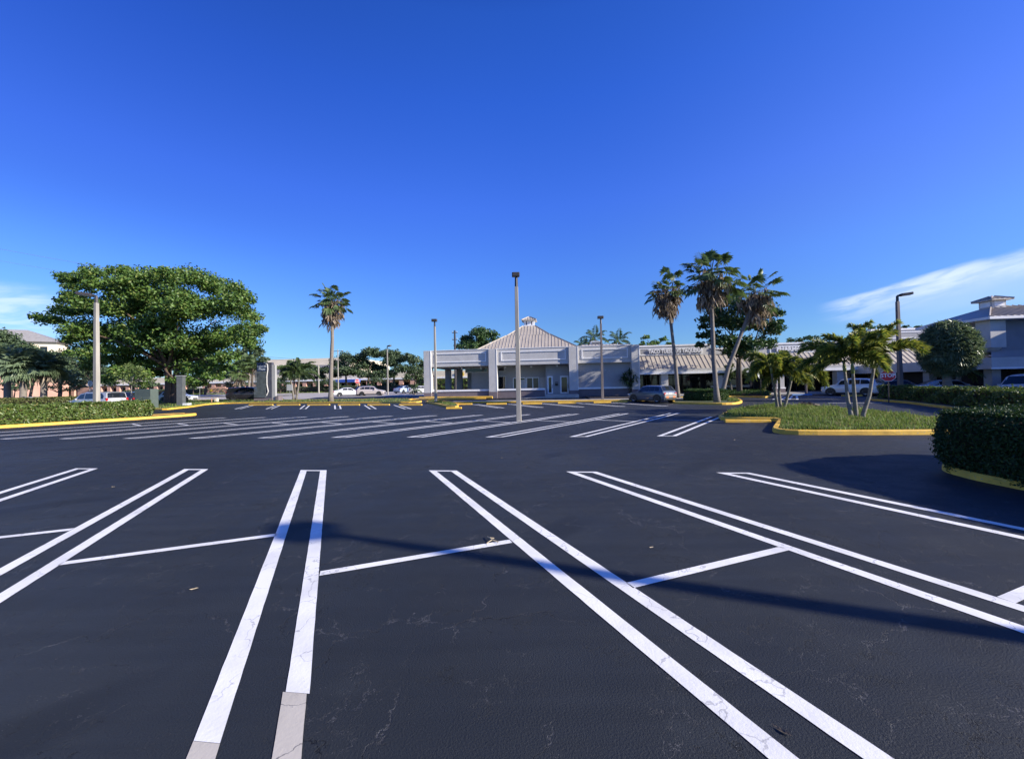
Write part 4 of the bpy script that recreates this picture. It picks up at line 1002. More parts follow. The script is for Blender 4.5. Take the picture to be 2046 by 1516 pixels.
def car(name, label, kind, pos, heading, col, L=4.6, W=1.8, H=1.45, wheel=.33, roof=None, cat='car', group='parked cars', flare=False, coat=1., side_panels=False, wheels=True):
    """heading = direction the nose points; local x runs from nose (0) to tail (L)"""
    t = thing(name, label, cat, pos, math.atan2(heading[1], heading[0]) + math.pi, group)
    pm = mat(label.split()[0] + '_car_paint', col, .32, .04, 3., metal=.1, coat=coat)
    st = PROFILES[kind]; hw = W / 2; mb = MB(); x0 = -L / 2
    def ring(i):
        x, zl, zb, zt, wf, rf_ = st[i]; zl, zb, zt = zl * H, zb * H, zt * H; w = hw * wf; wr = hw * rf_ * min(1, wf + .02); g = max(0, (zt - zb) / H)
        h = [(w * .84, zl), (w * .97, zl + .07 * H), (w, lerp(zl, zb, .6)), (w * .965, zb), (lerp(w * .955, wr, 1), zt - .035 * H * (1 if g > .1 else .25)), (wr * .86, zt - .004 * H), (wr * .45, zt + .006 * H), (0, zt + .008 * H)]
        X = x0 + x * L
        return [Vector((X, -a, z)) for a, z in h] + [Vector((X, a, z)) for a, z in reversed(h[:-1])]
    R = [ring(i) for i in range(len(st))]; n = len(R[0])
    vs = [v for r in R for v in r]
    fs = [(i * n + k, i * n + k + 1, (i + 1) * n + k + 1, (i + 1) * n + k) for i in range(len(R) - 1) for k in range(n - 1)]
    fs += [(i * n + n - 1, i * n, (i + 1) * n, (i + 1) * n + n - 1) for i in range(len(R) - 1)]
    fs += [tuple(range(n)), tuple((len(R) - 1) * n + k for k in range(n))]
    mb.add(vs, fs)
    body = mb.build('body', pm, t, smooth=False)
    for p in body.data.polygons: p.use_smooth = len(p.vertices) == 4
    body.data.set_sharp_from_angle(angle=.6)
    # dark lower cladding and arches (both sides)
    ax = [L * (.19 if kind != 'sedan' else .185) + x0, L * (.80 if kind not in ('hatch',) else .83) + x0]
    cl = MB()
    for s in (-1, 1):
        for a in ax:
            ring_ = [(a + math.cos(q) * (wheel + .075), s * (hw + .006), wheel + math.sin(q) * (wheel + .075)) for q in np.linspace(-.35, math.pi + .35, 15)]
            cl.prism(ring_, (0, -s * .16, 0))
        cl.box(x0 + .1 * L, x0 + .92 * L, s * hw * .93 - .03, s * hw * .93 + .03, .1 * H, .19 * H)
    cl.build('wheel_arches', M['black'], t)
    cb = MB().box(x0 - .012, x0 + .1, -hw * .62, hw * .62, .2 * H, .32 * H).box(x0 + L - .1, x0 + L + .012, -hw * .68, hw * .68, .18 * H, .27 * H); cb.build('bumper_insert', M['black'], t)
    # glass, cut from the same surface
    def S(xf, k):                                     # point on section line k at station position xf
        for i in range(len(st) - 1):
            if st[i][0] <= xf <= st[i + 1][0]:
                q = (xf - st[i][0]) / max(1e-6, st[i + 1][0] - st[i][0]); return R[i][k].lerp(R[i + 1][k], q)
        return R[-1][k]
    (wa, wb), (ra, rb), (sa, sb) = GL[kind]
    def pane(name, a, b, flip=False):
        g = MB(); rows = []
        for f in (.06, .5, .95):
            rows.append([R[a][k].lerp(R[b][k], f) for k in (4, 5, 6, 7, 8, 9, 10)])
        off = (rows[2][3] - rows[0][3]).cross(Vector((0, 1, 0))).normalized(); off = off if off.z > 0 else -off
        vs = [v + off * .012 for r in rows for v in r]; m_ = 7
        vs = [Vector((v.x, v.y * .93, v.z)) for v in vs]
        g.add(vs, [(i * m_ + k, i * m_ + k + 1, (i + 1) * m_ + k + 1, (i + 1) * m_ + k) for i in range(2) for k in range(m_ - 1)])
        return g.build(name, M['glass'], t, smooth=True)
    pane('windscreen', wa, wb); pane('rear_window', rb, ra)
    cuts = {'sedan': [(.37, .535), (.55, .70), (.715, .775)], 'suv': [(.33, .50), (.515, .70), (.715, .865)], 'bigsuv': [(.30, .47), (.485, .66), (.68, .90)], 'hatch': [(.355, .60), (.615, .75), (.765, .87)], 'van': [(.24, .42), (.44, .66), (.68, .92)]}[kind]
    for s in (0, 1):
        for a, b in cuts:
            if side_panels and a > .4: continue
            g = MB(); xs = np.linspace(a, b, 5); lo, hi = [], []
            for x in xs:
                p3, p4 = (S(x, 3), S(x, 4)) if s == 0 else (S(x, n - 4), S(x, n - 5))
                o_ = Vector((0, (-1 if s == 0 else 1) * .012, .004)); lo.append(p3.lerp(p4, .1) + o_); hi.append(p3.lerp(p4, .88) + o_)
            if a == cuts[0][0]: hi[0] = lo[0].lerp(hi[0], .35) if kind != 'hatch' else lo[0].lerp(hi[0], .6)
            if b == cuts[-1][1]: hi[-1] = lo[-1].lerp(hi[-1], .5)
            m_ = len(xs); g.add(lo + hi, [(k, k + 1, m_ + k + 1, m_ + k) for k in range(m_ - 1)]); g.build('side_window', M['glass'], t)
    if roof: # contrasting roof skin
        g = MB(); ids = [i for i in range(wb, ra + 1)]; vs = [R[i][k] + Vector((0, 0, .012)) for i in ids for k in (4, 5, 6, 7, 8, 9, 10)]
        g.add(vs, [(i * 7 + k, i * 7 + k + 1, (i + 1) * 7 + k + 1, (i + 1) * 7 + k) for i in range(len(ids) - 1) for k in range(6)]); g.build('roof', M[roof], t, smooth=True)
    for s in (-1, 1):
        # lights
        MB().box(x0 + .02 * L - .03, x0 + .075 * L, s * hw * .78 - .17, s * hw * .78 + .17, .43 * H, .50 * H).build('headlight', M['clear_lens'], t, bevel=.02)
        zt_ = .56 if kind != 'sedan' else .58
        if kind == 'bigsuv' or kind == 'van': MB().box(x0 + .962 * L, x0 + .995 * L, s * hw * .86 - .09, s * hw * .86 + .09, .40 * H, .64 * H).build('tail_light', M['red_lens'], t, bevel=.015)
        elif kind == 'hatch': MB().box(x0 + .965 * L, x0 + 1.002 * L, s * hw * .74 - .12, s * hw * .74 + .12, .43 * H, .58 * H).build('tail_light', M['red_lens'], t, bevel=.02)
        else: MB().box(x0 + .955 * L, x0 + .998 * L, s * hw * .74 - .2, s * hw * .74 + .17, (zt_ - .07) * H, (zt_ + .02) * H).build('tail_light', M['red_lens'], t, bevel=.02)
        m0 = S(GL[kind][2][0] + .05, 3 if s < 0 else n - 4)
        MB().box(m0.x - .08, m0.x + .06, m0.y + (s * .02 if s > 0 else -.2), m0.y + (.2 if s > 0 else -.02), m0.z - .01, m0.z + .13).build('mirror', pm, t, bevel=.03)
    MB().box(x0 + L - .012, x0 + L + .016, -.17, .17, .47 * H if kind not in ('sedan',) else .40 * H, .47 * H + .13 if kind not in ('sedan',) else .40 * H + .13).build('number_plate', M['sign_white'], t)
    for a in ax:
        for s in (-1, 1):
            c = (a, s * (hw - .10), wheel)
            w = MB().lathe([(wheel * .62, -.1), (wheel * .93, -.105), (wheel, -.07), (wheel, .07), (wheel * .93, .105), (wheel * .62, .1)], 20, c, 'Y').build('wheel', M['tyre'], t, smooth=False)
            yo = s * .108
            rim = MB().lathe([(wheel * .66, yo - s * .06), (wheel * .63, yo), (wheel * .55, yo - s * .012), (wheel * .53, yo - s * .05), (.02, yo - s * .055)], 16, c, 'Y')
            for q in range(5):
                Mx = Matrix.Translation(c) @ Matrix.Rotation(q * 2 * math.pi / 5 + .3, 4, 'Y'); rim.box(.0, wheel * .56, yo - s * .05, yo - s * .004, -.035, .035, 0, Mx)
            rim.build('rim', M['alloy'], w)
    return t
HD = Vector((-.424, .906))
LD = Vector((math.cos(A), -math.sin(A)))
def cpos(x, y): return G(x, y)
# compact hatchback facing the shops
c = G(1316, 804.5); hb = car('compact_car', 'grey compact hatchback parked nose to the shops beside the palm island', 'hatch', c + Vector((-.15, 1.2, .012)), (-.5, .866), (.06, .085, .125), 3.85, 1.78, 1.43, .32, roof=None, flare=True, group=None)
tail = MB(); [tail.box(1.945, 1.965, y - .14, y + .14, .40, .54) for y in (-.42, .42)]; tail.build('reflector', mat('orange_reflector', (.72, .22, .08), .35), hb)
MB().box(1.75, 1.962, -.72, .72, .42, .74).build('tailgate', mat('sunlit_tail_panel', (.33, .325, .32), .35, .05, metal=.3), hb, bevel=.02)  # tail painted lighter than the body, for sunlit rear against shaded side
c = G(1719, 790.5); car('white_crossover', 'white crossover parked in front of the shop columns behind the palm clump', 'suv', c + Vector((.0, .9, .0)), (-.5, .866), (.74, .74, .75), 4.4, 1.86, 1.66, .36, group='cars parked by the shop wing')
car('dark_sedan', 'dark sedan partly hidden behind the stop sign and hedge', 'sedan', gnd(*P(1806, 770, 35.5).xy), (.62, -.78), (.025, .027, .035), 4.7, 1.82, 1.46, group='cars parked by the shop wing')
car('silver_sedan', 'silver sedan low behind the far hedge at the right', 'sedan', gnd(*P(1893, 775, 32.0).xy), (.95, -.30), (.34, .37, .40), 4.8, 1.84, 1.47, group='cars parked by the shop wing')
vn = car('white_van', 'white delivery van with dark blue side graphic beyond the far hedge at the right edge', 'van', gnd(*P(2062, 775, 27.0).xy), (-.95, -.30), (.62, .64, .70), 5.0, 1.95, 1.82, .34, cat='van', group=None, side_panels=True)
MB().prism([(-.4, .985, .95), (1.9, .985, .85), (2.1, .985, 1.25), (.9, .985, 1.12), (-.3, .985, 1.3)], (0, .012, 0)).build('graphic', navy, vn)
car('black_suv', 'black full size suv driving on the road behind the tenant sign', 'bigsuv', G(489, 800.3) + Vector((.0, 1.0, -.0)), (.99, .14), (.022, .02, .026), 5.3, 2.0, 1.92, .40, group='cars on the road')
car('white_sedan', 'white sedan waiting at the driveway beside the tall fan palm', 'sedan', G(692, 791.6) + Vector((0, .9, 0)), (.86, .5), (.74, .75, .76), 4.9, 1.85, 1.47, group='cars on the road')
car('dark_suv', 'dark suv standing behind the beige crossover', 'suv', G(719, 789.5) + Vector((0, 4, 0)), (.6, .8), (.03, .035, .055), 4.5, 1.85, 1.7, group='cars on the road')
car('beige_crossover', 'beige crossover turning past the driveway island', 'suv', G(738, 790.4) + Vector((0, .9, 0)), (.98, .15), (.52, .46, .43), 4.55, 1.82, 1.64, .34, group='cars on the road')
car('pale_blue_sedan', 'pale blue sedan on the road left of the shop corner', 'sedan', G(813, 785) + Vector((0, -2, 0)), (.35, .93), (.42, .50, .60), 4.7, 1.84, 1.46, group='cars on the road')
car('white_car', 'white car half hidden by shrubs at the shop corner', 'sedan', G(842, 786.5) + Vector((0, 0, 0)), (.9, .4), (.72, .73, .75), 4.6, 1.82, 1.46, group='cars on the road')
car('silver_minivan', 'silver minivan behind the left hedge and lamp post', 'van', gnd(*P(197, 790, 39.5).xy), (-.97, .2), (.42, .43, .45), 5.1, 1.98, 1.74, .34, cat='van', group='cars behind the left hedge')
car('black_wagon', 'black estate car right of the silver minivan behind the hedge', 'suv', gnd(*P(252, 790, 43.5).xy), (-.97, .2), (.03, .03, .035), 4.7, 1.85, 1.66, group='cars behind the left hedge')
car('white_car', 'low white car behind the hedge below the left palms', 'sedan', gnd(*P(68, 790, 40.5).xy), (-.99, .1), (.72, .72, .72), 4.7, 1.8, 1.36, group='cars behind the left hedge')
car('white_hatch', 'white car behind the fig tree trunk', 'hatch', gnd(*P(357, 790, 56).xy), (.95, .2), (.70, .71, .72), 4.2, 1.8, 1.46, group='cars on the road')

# ================================================================== PLANTS
def unit(a): return a / np.maximum(1e-9, np.linalg.norm(a, axis=-1, keepdims=True))
def leaf_tris(c, s, rng, up=.5, aspect=.55, fold=.22, axis=None, out=None, outw=.6):
    """one folded pointed leaf (two triangles) per centre; out = outward direction the blade likes to face"""
    n = len(c); nrm = rng.normal(size=(n, 3)) * .75; nrm[:, 2] += up
    if out is not None: nrm += out * outw
    nrm = unit(nrm); d = rng.normal(size=(n, 3))
    if axis is not None: d = d * .5 + axis
    d = unit(d - nrm * (d * nrm).sum(1, keepdims=True)); t = np.cross(nrm, d)
    s = np.asarray(s)[:, None] if np.ndim(s) else np.full((n, 1), s)
    v = np.empty((n, 4, 3)); v[:, 0] = c - d * s * .5; v[:, 2] = c + d * s * .5 - nrm * s * .12
    v[:, 1] = c + t * s * aspect * .5 + nrm * s * fold * .5 - d * s * .05; v[:, 3] = c - t * s * aspect * .5 + nrm * s * fold * .5 - d * s * .05
    i = np.arange(n)[:, None] * 4
    return v.reshape(-1, 3), np.concatenate([i + [0, 1, 2], i + [0, 2, 3]], 1).reshape(-1, 3)
def crown_points(blobs, per_m2, rng, sub=.5, inner=.22, flat=.92):
    """leaf positions: every blob is a cloud of small clumps near its surface, so that gaps and clumps show"""
    C, O = [], []
    for (c, r) in blobs:
        c = np.array(c); k = max(7, int(14 * (r / 1.2) ** .9)); d = unit(rng.normal(size=(k, 3))); d[:, 2] = np.abs(d[:, 2]) * .75 + d[:, 2] * .25
        d = unit(d); rad = r * np.where(rng.random(k) < inner, rng.uniform(.1, .6, k), rng.uniform(.68, 1.0, k))
        cc = c + d * rad[:, None] * [1, 1, flat]; sr = r * sub * rng.uniform(.6, 1.2, k)
        m = max(6, int(per_m2 * 4 * r * r / k))
        q = unit(rng.normal(size=(k, m, 3))) * (rng.random((k, m, 1)) ** .45) * sr[:, None, None] * [1, 1, .8]
        C.append((cc[:, None] + q).reshape(-1, 3)); O.append(np.repeat(d, m, 0))
    return np.concatenate(C), np.concatenate(O)
def branches(mb, base, r0, targets, rng, fork=.35, bend=.15, n=7, fr=.55):
    base = Vector(base)
    for t in targets:
        t = Vector(t); mid = base.lerp(t, .5) + Vector((rng.normal() * bend, rng.normal() * bend, abs(rng.normal()) * bend)) * (t - base).length
        pts = [base.lerp(mid, q).lerp(mid.lerp(t, q), q) for q in np.linspace(0, 1, n)]
        mb.tube(pts, [r0 * (1 - q * .85) + .02 for q in np.linspace(0, 1, n)], 6)
def tree(name, label, base, blobs, leaf, m_leaf, m_bark='bark', r=.35, density=12, seed=1, trunk_top=None, group=None, cat='tree', nb=8, sub=.56, aspect=.6, trunks=1, up=.5):
    rng = np.random.default_rng(seed); t = thing(name, label, cat, base, 0, group)
    c, o = crown_points(blobs, density, rng, sub)
    V, T = leaf_tris(c, leaf * rng.uniform(.7, 1.25, len(c)), rng, up=up, out=o, aspect=aspect)
    mb = MB(); cen = np.mean([b[0] for b in blobs], 0); lowz = min(b[0][2] - b[1] for b in blobs)
    tt = Vector(trunk_top) if trunk_top is not None else Vector((base[0] * .6 + cen[0] * .4, base[1] * .6 + cen[1] * .4, lowz * .6 + cen[2] * .4))
    b0 = Vector(base)
    for k in range(trunks):
        off = Vector((rng.normal() * r * 1.2, rng.normal() * r * 1.2, 0)) * (1 if trunks > 1 else 0)
        mid = b0.lerp(tt, .5) + Vector((rng.normal() * .1, rng.normal() * .1, 0)) + off
        mb.tube([b0 + off * .6 - Vector((0, 0, .2)), b0 + off * .6 + Vector((0, 0, .3)), mid, tt + off], [r * 1.35, r * 1.05, r * .85, r * .6], 9)
    idx = rng.permutation(len(blobs))[:nb]
    branches(mb, tt, r * .42, [Vector(tt).lerp(Vector(blobs[i][0]), .78) for i in idx], rng)
    mb.build('trunk', M[m_bark], t, 'w', smooth=True)
    np_mesh('crown', V, T, M[m_leaf], t)
    return t
def px_blobs(specs, Y, depth, rng, layers=2, shrink=.9):
    """clumps given where the photo shows them (x, y, radius in pixels), set at their own distances through the crown's depth"""
    out = []
    for (x, y, rp) in specs:
        for k in range(layers):
            Yk = Y + (rng.uniform(-1, 1) * depth if layers > 1 else 0); p = P(x + rng.normal() * rp * .15, y + rng.normal() * rp * .12, Yk)
            out.append(((p.x, p.y, p.z), rp / FPX * Yk * shrink * rng.uniform(.8, 1.1)))
    return out
rg = np.random.default_rng(11)
# ---- the big fig tree
big = [(105, 640, 24), (140, 626, 30), (80, 636, 14), (130, 560, 20), (165, 560, 26), (185, 548, 22), (205, 575, 34), (250, 565, 32), (290, 562, 32), (245, 548, 20), (225, 545, 16), (325, 548, 16), (335, 565, 30), (375, 560, 32), (400, 565, 30), (430, 580, 32), (470, 580, 22), (480, 600, 28), (460, 620, 36), (505, 640, 24), (515, 660, 20), (490, 670, 34), (500, 690, 22), (455, 680, 40), (420, 630, 44), (370, 620, 46), (320, 610, 46), (270, 620, 46), (225, 620, 40), (180, 620, 32), (150, 600, 24), (125, 603, 14), (170, 665, 34), (215, 675, 42), (260, 680, 44), (310, 680, 46), (360, 690, 46), (410, 700, 42), (140, 680, 16), (130, 684, 12), (175, 705, 28), (190, 725, 24), (240, 725, 30), (350, 735, 32), (390, 740, 32), (425, 735, 26), (300, 730, 30), (375, 765, 18), (440, 720, 24), (345, 640, 40), (455, 715, 22), (270, 748, 22), (310, 752, 20), (232, 748, 20), (180, 735, 18), (396, 768, 16), (428, 754, 18), (352, 762, 16), (285, 770, 12), (215, 760, 14), (455, 738, 14), (405, 750, 20), (250, 705, 30), (330, 715, 30), (385, 715, 34), (205, 700, 24), (145, 578, 18), (270, 590, 36), (350, 600, 36), (300, 650, 36)]
fb = gnd(*P(338, 790, 47.5).xy)
bl = px_blobs(big, 47.5, 5.5, rg, 3)
tree('fig_tree', 'huge spreading dark green fig tree at the left with a short thick trunk', fb, bl, .33, 'leaf_fig', 'bark_reddish', r=.5, density=44, seed=2, trunk_top=P(336, 735, 47.5), nb=14, sub=.5, trunks=2, aspect=.62)

# ---- fan palms
def fan(mbv, hub, d, R, rng, nseg=18, droop=.25, spread=2.1, fold=.35):
    """one fan leaf: pleated pointed segments radiating from the hub; returns triangles"""
    d = d.normalized(); s = d.cross(Vector((0, 0, 1)))
    if s.length < .05: s = Vector((1, 0, 0))
    s.normalize(); nn = s.cross(d).normalized(); v, f = mbv
    for k in range(nseg):
        a = -spread + 2 * spread * (k + .5) / nseg; e = (d * math.cos(a) + s * math.sin(a)); e = e + nn * (.25 * (1 - abs(a) / spread) * fold)
        w = e.cross(nn).normalized() * (R * 2 * spread / nseg * .36); rr_ = R * (1 - .22 * (abs(a) / spread) ** 2) * rng.uniform(.85, 1.08)
        m = hub + e * rr_ * .58 + Vector((0, 0, -droop * .12 * R)); t = hub + e * rr_ * .95 + Vector((0, 0, -droop * rr_ * rng.uniform(.6, 1.3)))
        b = len(v); up_ = nn * (.05 * R); v += [hub, m + w + up_, m - w - up_, t]; f += [(b, b + 1, b + 2), (b + 1, b + 3, b + 2)]
def petiole(mbv, a, b, w=.03):
    v, f = mbv; s = (b - a).cross(Vector((0, 0, 1)));
    if s.length < .01: s = Vector((1, 0, 0))
    s = s.normalized() * w; k = len(v); v += [a + s, a - s, b + s * .6, b - s * .6, a + Vector((0, 0, w)), b + Vector((0, 0, w))]; f += [(k, k + 1, k + 3), (k, k + 3, k + 2), (k, k + 2, k + 5), (k, k + 5, k + 4), (k + 1, k + 4, k + 5), (k + 1, k + 5, k + 3)]
def tri_build(mbv, name, m, parent):
    v, f = mbv; return np_mesh(name, np.array([tuple(x) for x in v]), np.array(f), m, parent)
def fan_palm(label, path, r0, crown_r, n_green, n_dead, seed, skirt=2.4, group='tall fan palms', name='fan_palm', leafR=.95, lo=-.5, pet=.75, bark='palm_bark', drop=.3, m='frond_green', nod=.38, hi_=1.):
    rng = np.random.default_rng(seed); base = path[0]; t = thing(name, label, 'palm tree', base, 0, group)
    pts = []
    for i in range(len(path) - 1):
        for q in np.linspace(0, 1, 6)[:-1]: pts.append(path[i].lerp(path[i + 1], q))
    pts.append(path[-1]); n = len(pts); pts[0] = pts[0] - Vector((0, 0, .15))
    mb = MB().tube(pts, [r0 * (1.45 if i == 0 else 1.15 if i == 1 else 1 - .38 * i / n) * rng.uniform(.96, 1.04) for i in range(n)], 10); mb.build('trunk', M[bark], t, 'w', smooth=True)
    top = path[-1]; g = ([], []); dd = ([], [])
    for k in range(n_green):
        el_ = math.asin(np.clip(lo + (hi_ - lo) * (k + .5) / n_green, -1, .99)) + rng.normal() * .12; a = k * 2.4 + rng.normal() * .25
        d = Vector((math.cos(a) * math.cos(el_), math.sin(a) * math.cos(el_), math.sin(el_))); L_ = crown_r * pet * rng.uniform(.5 if n_green > 100 else .65, 1.1)
        a0 = top + Vector((0, 0, rng.uniform(-.5, .35))); hub = a0 + d * L_ + Vector((0, 0, -.10 * L_ * math.cos(el_)))
        petiole(g, a0, hub, .03); d2 = (d + Vector((0, 0, -nod * math.cos(el_)))).normalized(); fan(g, hub, d2, leafR * rng.uniform(.8, 1.15), rng, 20, drop + .35 * max(0, -el_))
    tri_build(g, 'crown', M[m], t)
    if n_dead:
        for k in range(n_dead):
            q = rng.random(); a = rng.uniform(0, 6.283); el_ = -rng.uniform(.2, 1.3) if q > .3 else rng.uniform(-.4, .5)
            d = Vector((math.cos(a) * math.cos(el_), math.sin(a) * math.cos(el_), math.sin(el_))); L_ = crown_r * rng.uniform(.3, .72) * (1 if q > .3 else .9)
            a0 = top + Vector((0, 0, -skirt * .55 * rng.random() + .2)); hub = a0 + d * L_ + Vector((0, 0, -.15))
            petiole(dd, a0, hub, .025)
            for j in range(9):                           # shredded hanging strips
                e = Vector((rng.normal() * .28, rng.normal() * .28, -1)) * rng.uniform(.4, 1.15) * leafR * (1.0 if q > .3 else .7); s = Vector((rng.normal(), rng.normal(), 0)).normalized() * rng.uniform(.03, .075)
                h = hub + d * rng.uniform(-.1, .5) * leafR * .6 + Vector((rng.normal(), rng.normal(), rng.normal())) * .1; v, f = dd; b = len(v); v += [h - s * .5, h + s, h + e * .55 - s + Vector((rng.normal(), rng.normal(), 0)) * .06, h + e * .6 + s * .8, h + e]; f += [(b, b + 1, b + 2), (b + 1, b + 3, b + 2), (b + 2, b + 3, b + 4)]
        for k in range(int(n_dead * 1.1)):               # thatch close to the trunk
            a = rng.uniform(0, 6.283); h = top + Vector((math.cos(a), math.sin(a), 0)) * rng.uniform(.15, .42) + Vector((0, 0, -rng.uniform(-.1, skirt * .75)))
            s = Vector((-math.sin(a), math.cos(a), 0)) * rng.uniform(.04, .1); e = Vector((math.cos(a) * .2, math.sin(a) * .2, -1)) * rng.uniform(.5, .95); v, f = dd; b = len(v); v += [h - s * .4, h + s * .4, h + e * .6 - s, h + e * .6 + s, h + e]; f += [(b, b + 1, b + 2), (b + 1, b + 3, b + 2), (b + 2, b + 3, b + 4)]
        tri_build(dd, 'dead_fronds', M['frond_dead'], t)
    return t
b = G(661, 802.5, .1); Y = b.y
fan_palm('tall slender fan palm with shaggy dead fronds standing alone on the verge', [b, P(661.5, 740, Y), P(664, 680, Y), P(663, 602, Y)], .24, 1.85, 38, 80, 21, 2.7, leafR=.85, lo=-.5, pet=.85)
Y = 36.5; b = gnd(*P(1355, 790, Y).xy)
fan_palm('left of the three fan palms, curved trunk and mostly dry brown crown', [b, P(1349, 720, Y), P(1341, 650, Y), P(1331, 580, Y)], .18, 1.75, 26, 95, 22, 2.7, leafR=.85, lo=-.2, pet=.92)
b = G(1433, 803.5, .1); Y = b.y
fan_palm('tallest of the three fan palms, straight trunk rising from the oval hedge', [b, P(1426, 720, Y), P(1423, 640, Y), P(1420, 550, Y)], .185, 1.85, 42, 85, 23, 2.4, leafR=.85, lo=-.5, pet=.98)
Y = 35.2; b = gnd(*P(1440, 788, Y).xy)
fan_palm('fan palm leaning strongly to the right behind the oval hedge', [b, P(1455, 735, Y), P(1476, 680, Y), P(1496, 628, Y), P(1507, 586, Y)], .20, 1.95, 32, 95, 24, 2.9, leafR=.85, lo=-.3, pet=.98)
Y = 27.5; b = gnd(*P(1893, 790, Y).xy)
t = thing('round_fan_palm', 'round dense fan palm with a short trunk beside the corner tower', 'palm tree', b); rng = np.random.default_rng(25); top = P(1894, 697, Y)
MB().tube([b - Vector((0, 0, .1)), b + Vector((0, 0, .4)), P(1892, 755, Y), top], [.34, .27, .24, .2], 10).build('trunk', M['palm_bark'], t, 'w', smooth=True)
g = ([], [])
for k in range(210):                                                 # whole fan leaves, each with its own stalk
    d = Vector(unit(rng.normal(size=3))); rad = 2.2 * rng.uniform(.5, .82); a0 = top + Vector((0, 0, rng.uniform(-.5, .3))); hub = top + Vector((d.x * .76, d.y * .76, d.z)) * rad + Vector((0, 0, .15))
    petiole(g, a0, hub, .02); fan(g, hub, (d + Vector((0, 0, -.25))).normalized(), .52 * rng.uniform(.8, 1.2), rng, 16, .28)
cc = unit(rng.normal(size=(9000, 3))); rd = 2.15 * rng.random(9000) ** .33; lv_, lt_ = leaf_tris(np.array(top) + cc * rd[:, None] * [.77, .77, .95], .5 * rng.uniform(.6, 1.3, 9000), rng, up=.2, aspect=.11, fold=.1, axis=cc * .9 + [0, 0, -.45])
v0_ = len(g[0]); V = np.concatenate([np.array([tuple(x) for x in g[0]]), lv_]); T = np.concatenate([np.array(g[1]), lt_ + v0_]); np_mesh('crown', V, T, M['frond_grey'], t)
for i, (x, yt, Y, l) in enumerate(((14, 700, 47, 'leftmost cabbage palm beside the road'), (46, 706, 46, 'middle cabbage palm of the three at the left edge'), (87, 708, 47, 'right one of the three cabbage palms at the left edge'))):
    b = gnd(*P(x, 790, Y).xy); fan_palm(l, [b, P(x + 1, 760, Y), P(x, yt + 22, Y)], .34, 1.9, 60, 16, 30 + i, 1.6, 'cabbage palms at the left', 'cabbage_palm', 1.15, -.6, .75, m='frond_grey')
for i, (x, yt, Y, l) in enumerate(((478, 742, 82, 'slender fan palm left of the tenant sign'), (497, 728, 84, 'taller fan palm touching the tenant sign'))):
    b = gnd(*P(x, 785, Y).xy); fan_palm(l, [b, P(x + 1, 765, Y), P(x, yt, Y)], .28, 2.2, 44, 20, 36 + i, 2., 'fan palms across the road', 'fan_palm', 1.3, -.5, .8)

# ---- feather palms
def frond(mbv, a, d0, L_, rng, arch=1.0, leaf=.42, n=26, plume=True, hang=0.):
    """arching feather frond; leaflets all round the midrib (plume) or hanging in two ranks"""
    v, f = mbv; p = a.copy(); d = d0.normalized(); step = L_ / n; pts = [p.copy()]
    for k in range(n):
        d = (d + Vector((0, 0, -arch * step / L_ * (.4 + 1.5 * k / n)))).normalized(); p = p + d * step; pts.append(p.copy())
    side = d0.cross(Vector((0, 0, 1)));
    if side.length < .02: side = Vector((1, 0, 0))
    side.normalize()
    for k in range(n):
        if k % 3 == 0: petiole(mbv, pts[k], pts[min(k + 3, n)], .022 * (1.2 - k / n))
        if k < n * .16: continue
        q = k / n; ax = (pts[k + 1] - pts[k]).normalized(); up = side.cross(ax).normalized(); ll = leaf * (math.sin(min(1, (q - .1) * 1.4) * math.pi * .62 + .5)) * rng.uniform(.8, 1.1)
        for j in range(12 if plume else 5):
            a_ = rng.uniform(-2.6, 2.6) if plume else (rng.uniform(-.25, .25) + (0 if j % 2 else math.pi))
            r_ = (up * math.cos(a_) + side * math.sin(a_)) if plume else (side * math.cos(a_) + up * math.sin(a_) * .6)
            e = (ax * .75 + r_ * .8 + Vector((0, 0, -hang))).normalized() * ll; w = e.cross(r_ if plume else up)
            if w.length < 1e-4: continue
            w = w.normalized() * (ll * (.10 if plume else .06)); h = pts[k].lerp(pts[k + 1], rng.random()); b = len(v)
            v += [h, h + e * .5 + w, h + e * .5 - w, h + e + Vector((0, 0, -.18 * ll))]; f += [(b, b + 1, b + 2), (b + 1, b + 3, b + 2)]
def palm_clump(label, stems, nf, L_, seed, group, m='frond_yellow', leaf=.4, crown_el=(.1, 1.2), shaft=.5, r0=.075, bark='ring_bark', arch=1.5, name='clump_palm'):
    rng = np.random.default_rng(seed); base = Vector(np.mean([s[0] for s in stems], 0)); t = thing(name, label, 'palm tree', base, 0, group)
    for path in stems:
        pts = [path[0].lerp(path[1], q) for q in np.linspace(0, 1, 6)] + [path[1].lerp(path[2], q) for q in np.linspace(0, 1, 6)[1:]]
        n = len(pts); pts[0] = pts[0] - Vector((0, 0, .12)); MB().tube(pts, [r0 * (1.5 if i == 0 else 1.12 - .5 * i / n) for i in range(n)], 8).build('trunk', M[bark], t, 'w', smooth=True)
        top = path[2]; ax = (path[2] - path[1]).normalized(); MB().tube([top - ax * .02, top + ax * shaft * .4, top + ax * shaft], [r0 * .75, r0 * .9, r0 * .35], 8).build('crownshaft', M['leaf_lime_solid'], t, 'w', smooth=True)
        g = ([], [])
        for k in range(nf):
            a = k * 2.4 + rng.normal() * .3; e = crown_el[0] + (crown_el[1] - crown_el[0]) * ((k + .5) / nf) + rng.normal() * .08
            d = Vector((math.cos(a) * math.cos(e), math.sin(a) * math.cos(e), math.sin(e))) + ax * .25
            frond(g, top + ax * shaft * .8, d, L_ * rng.uniform(.8, 1.12), rng, arch, leaf)
        tri_build(g, 'crown', M[m], t)
    return t
M['leaf_lime_solid'] = mat('crownshaft_green', (.22, .27, .10), .6, .15, 5.)
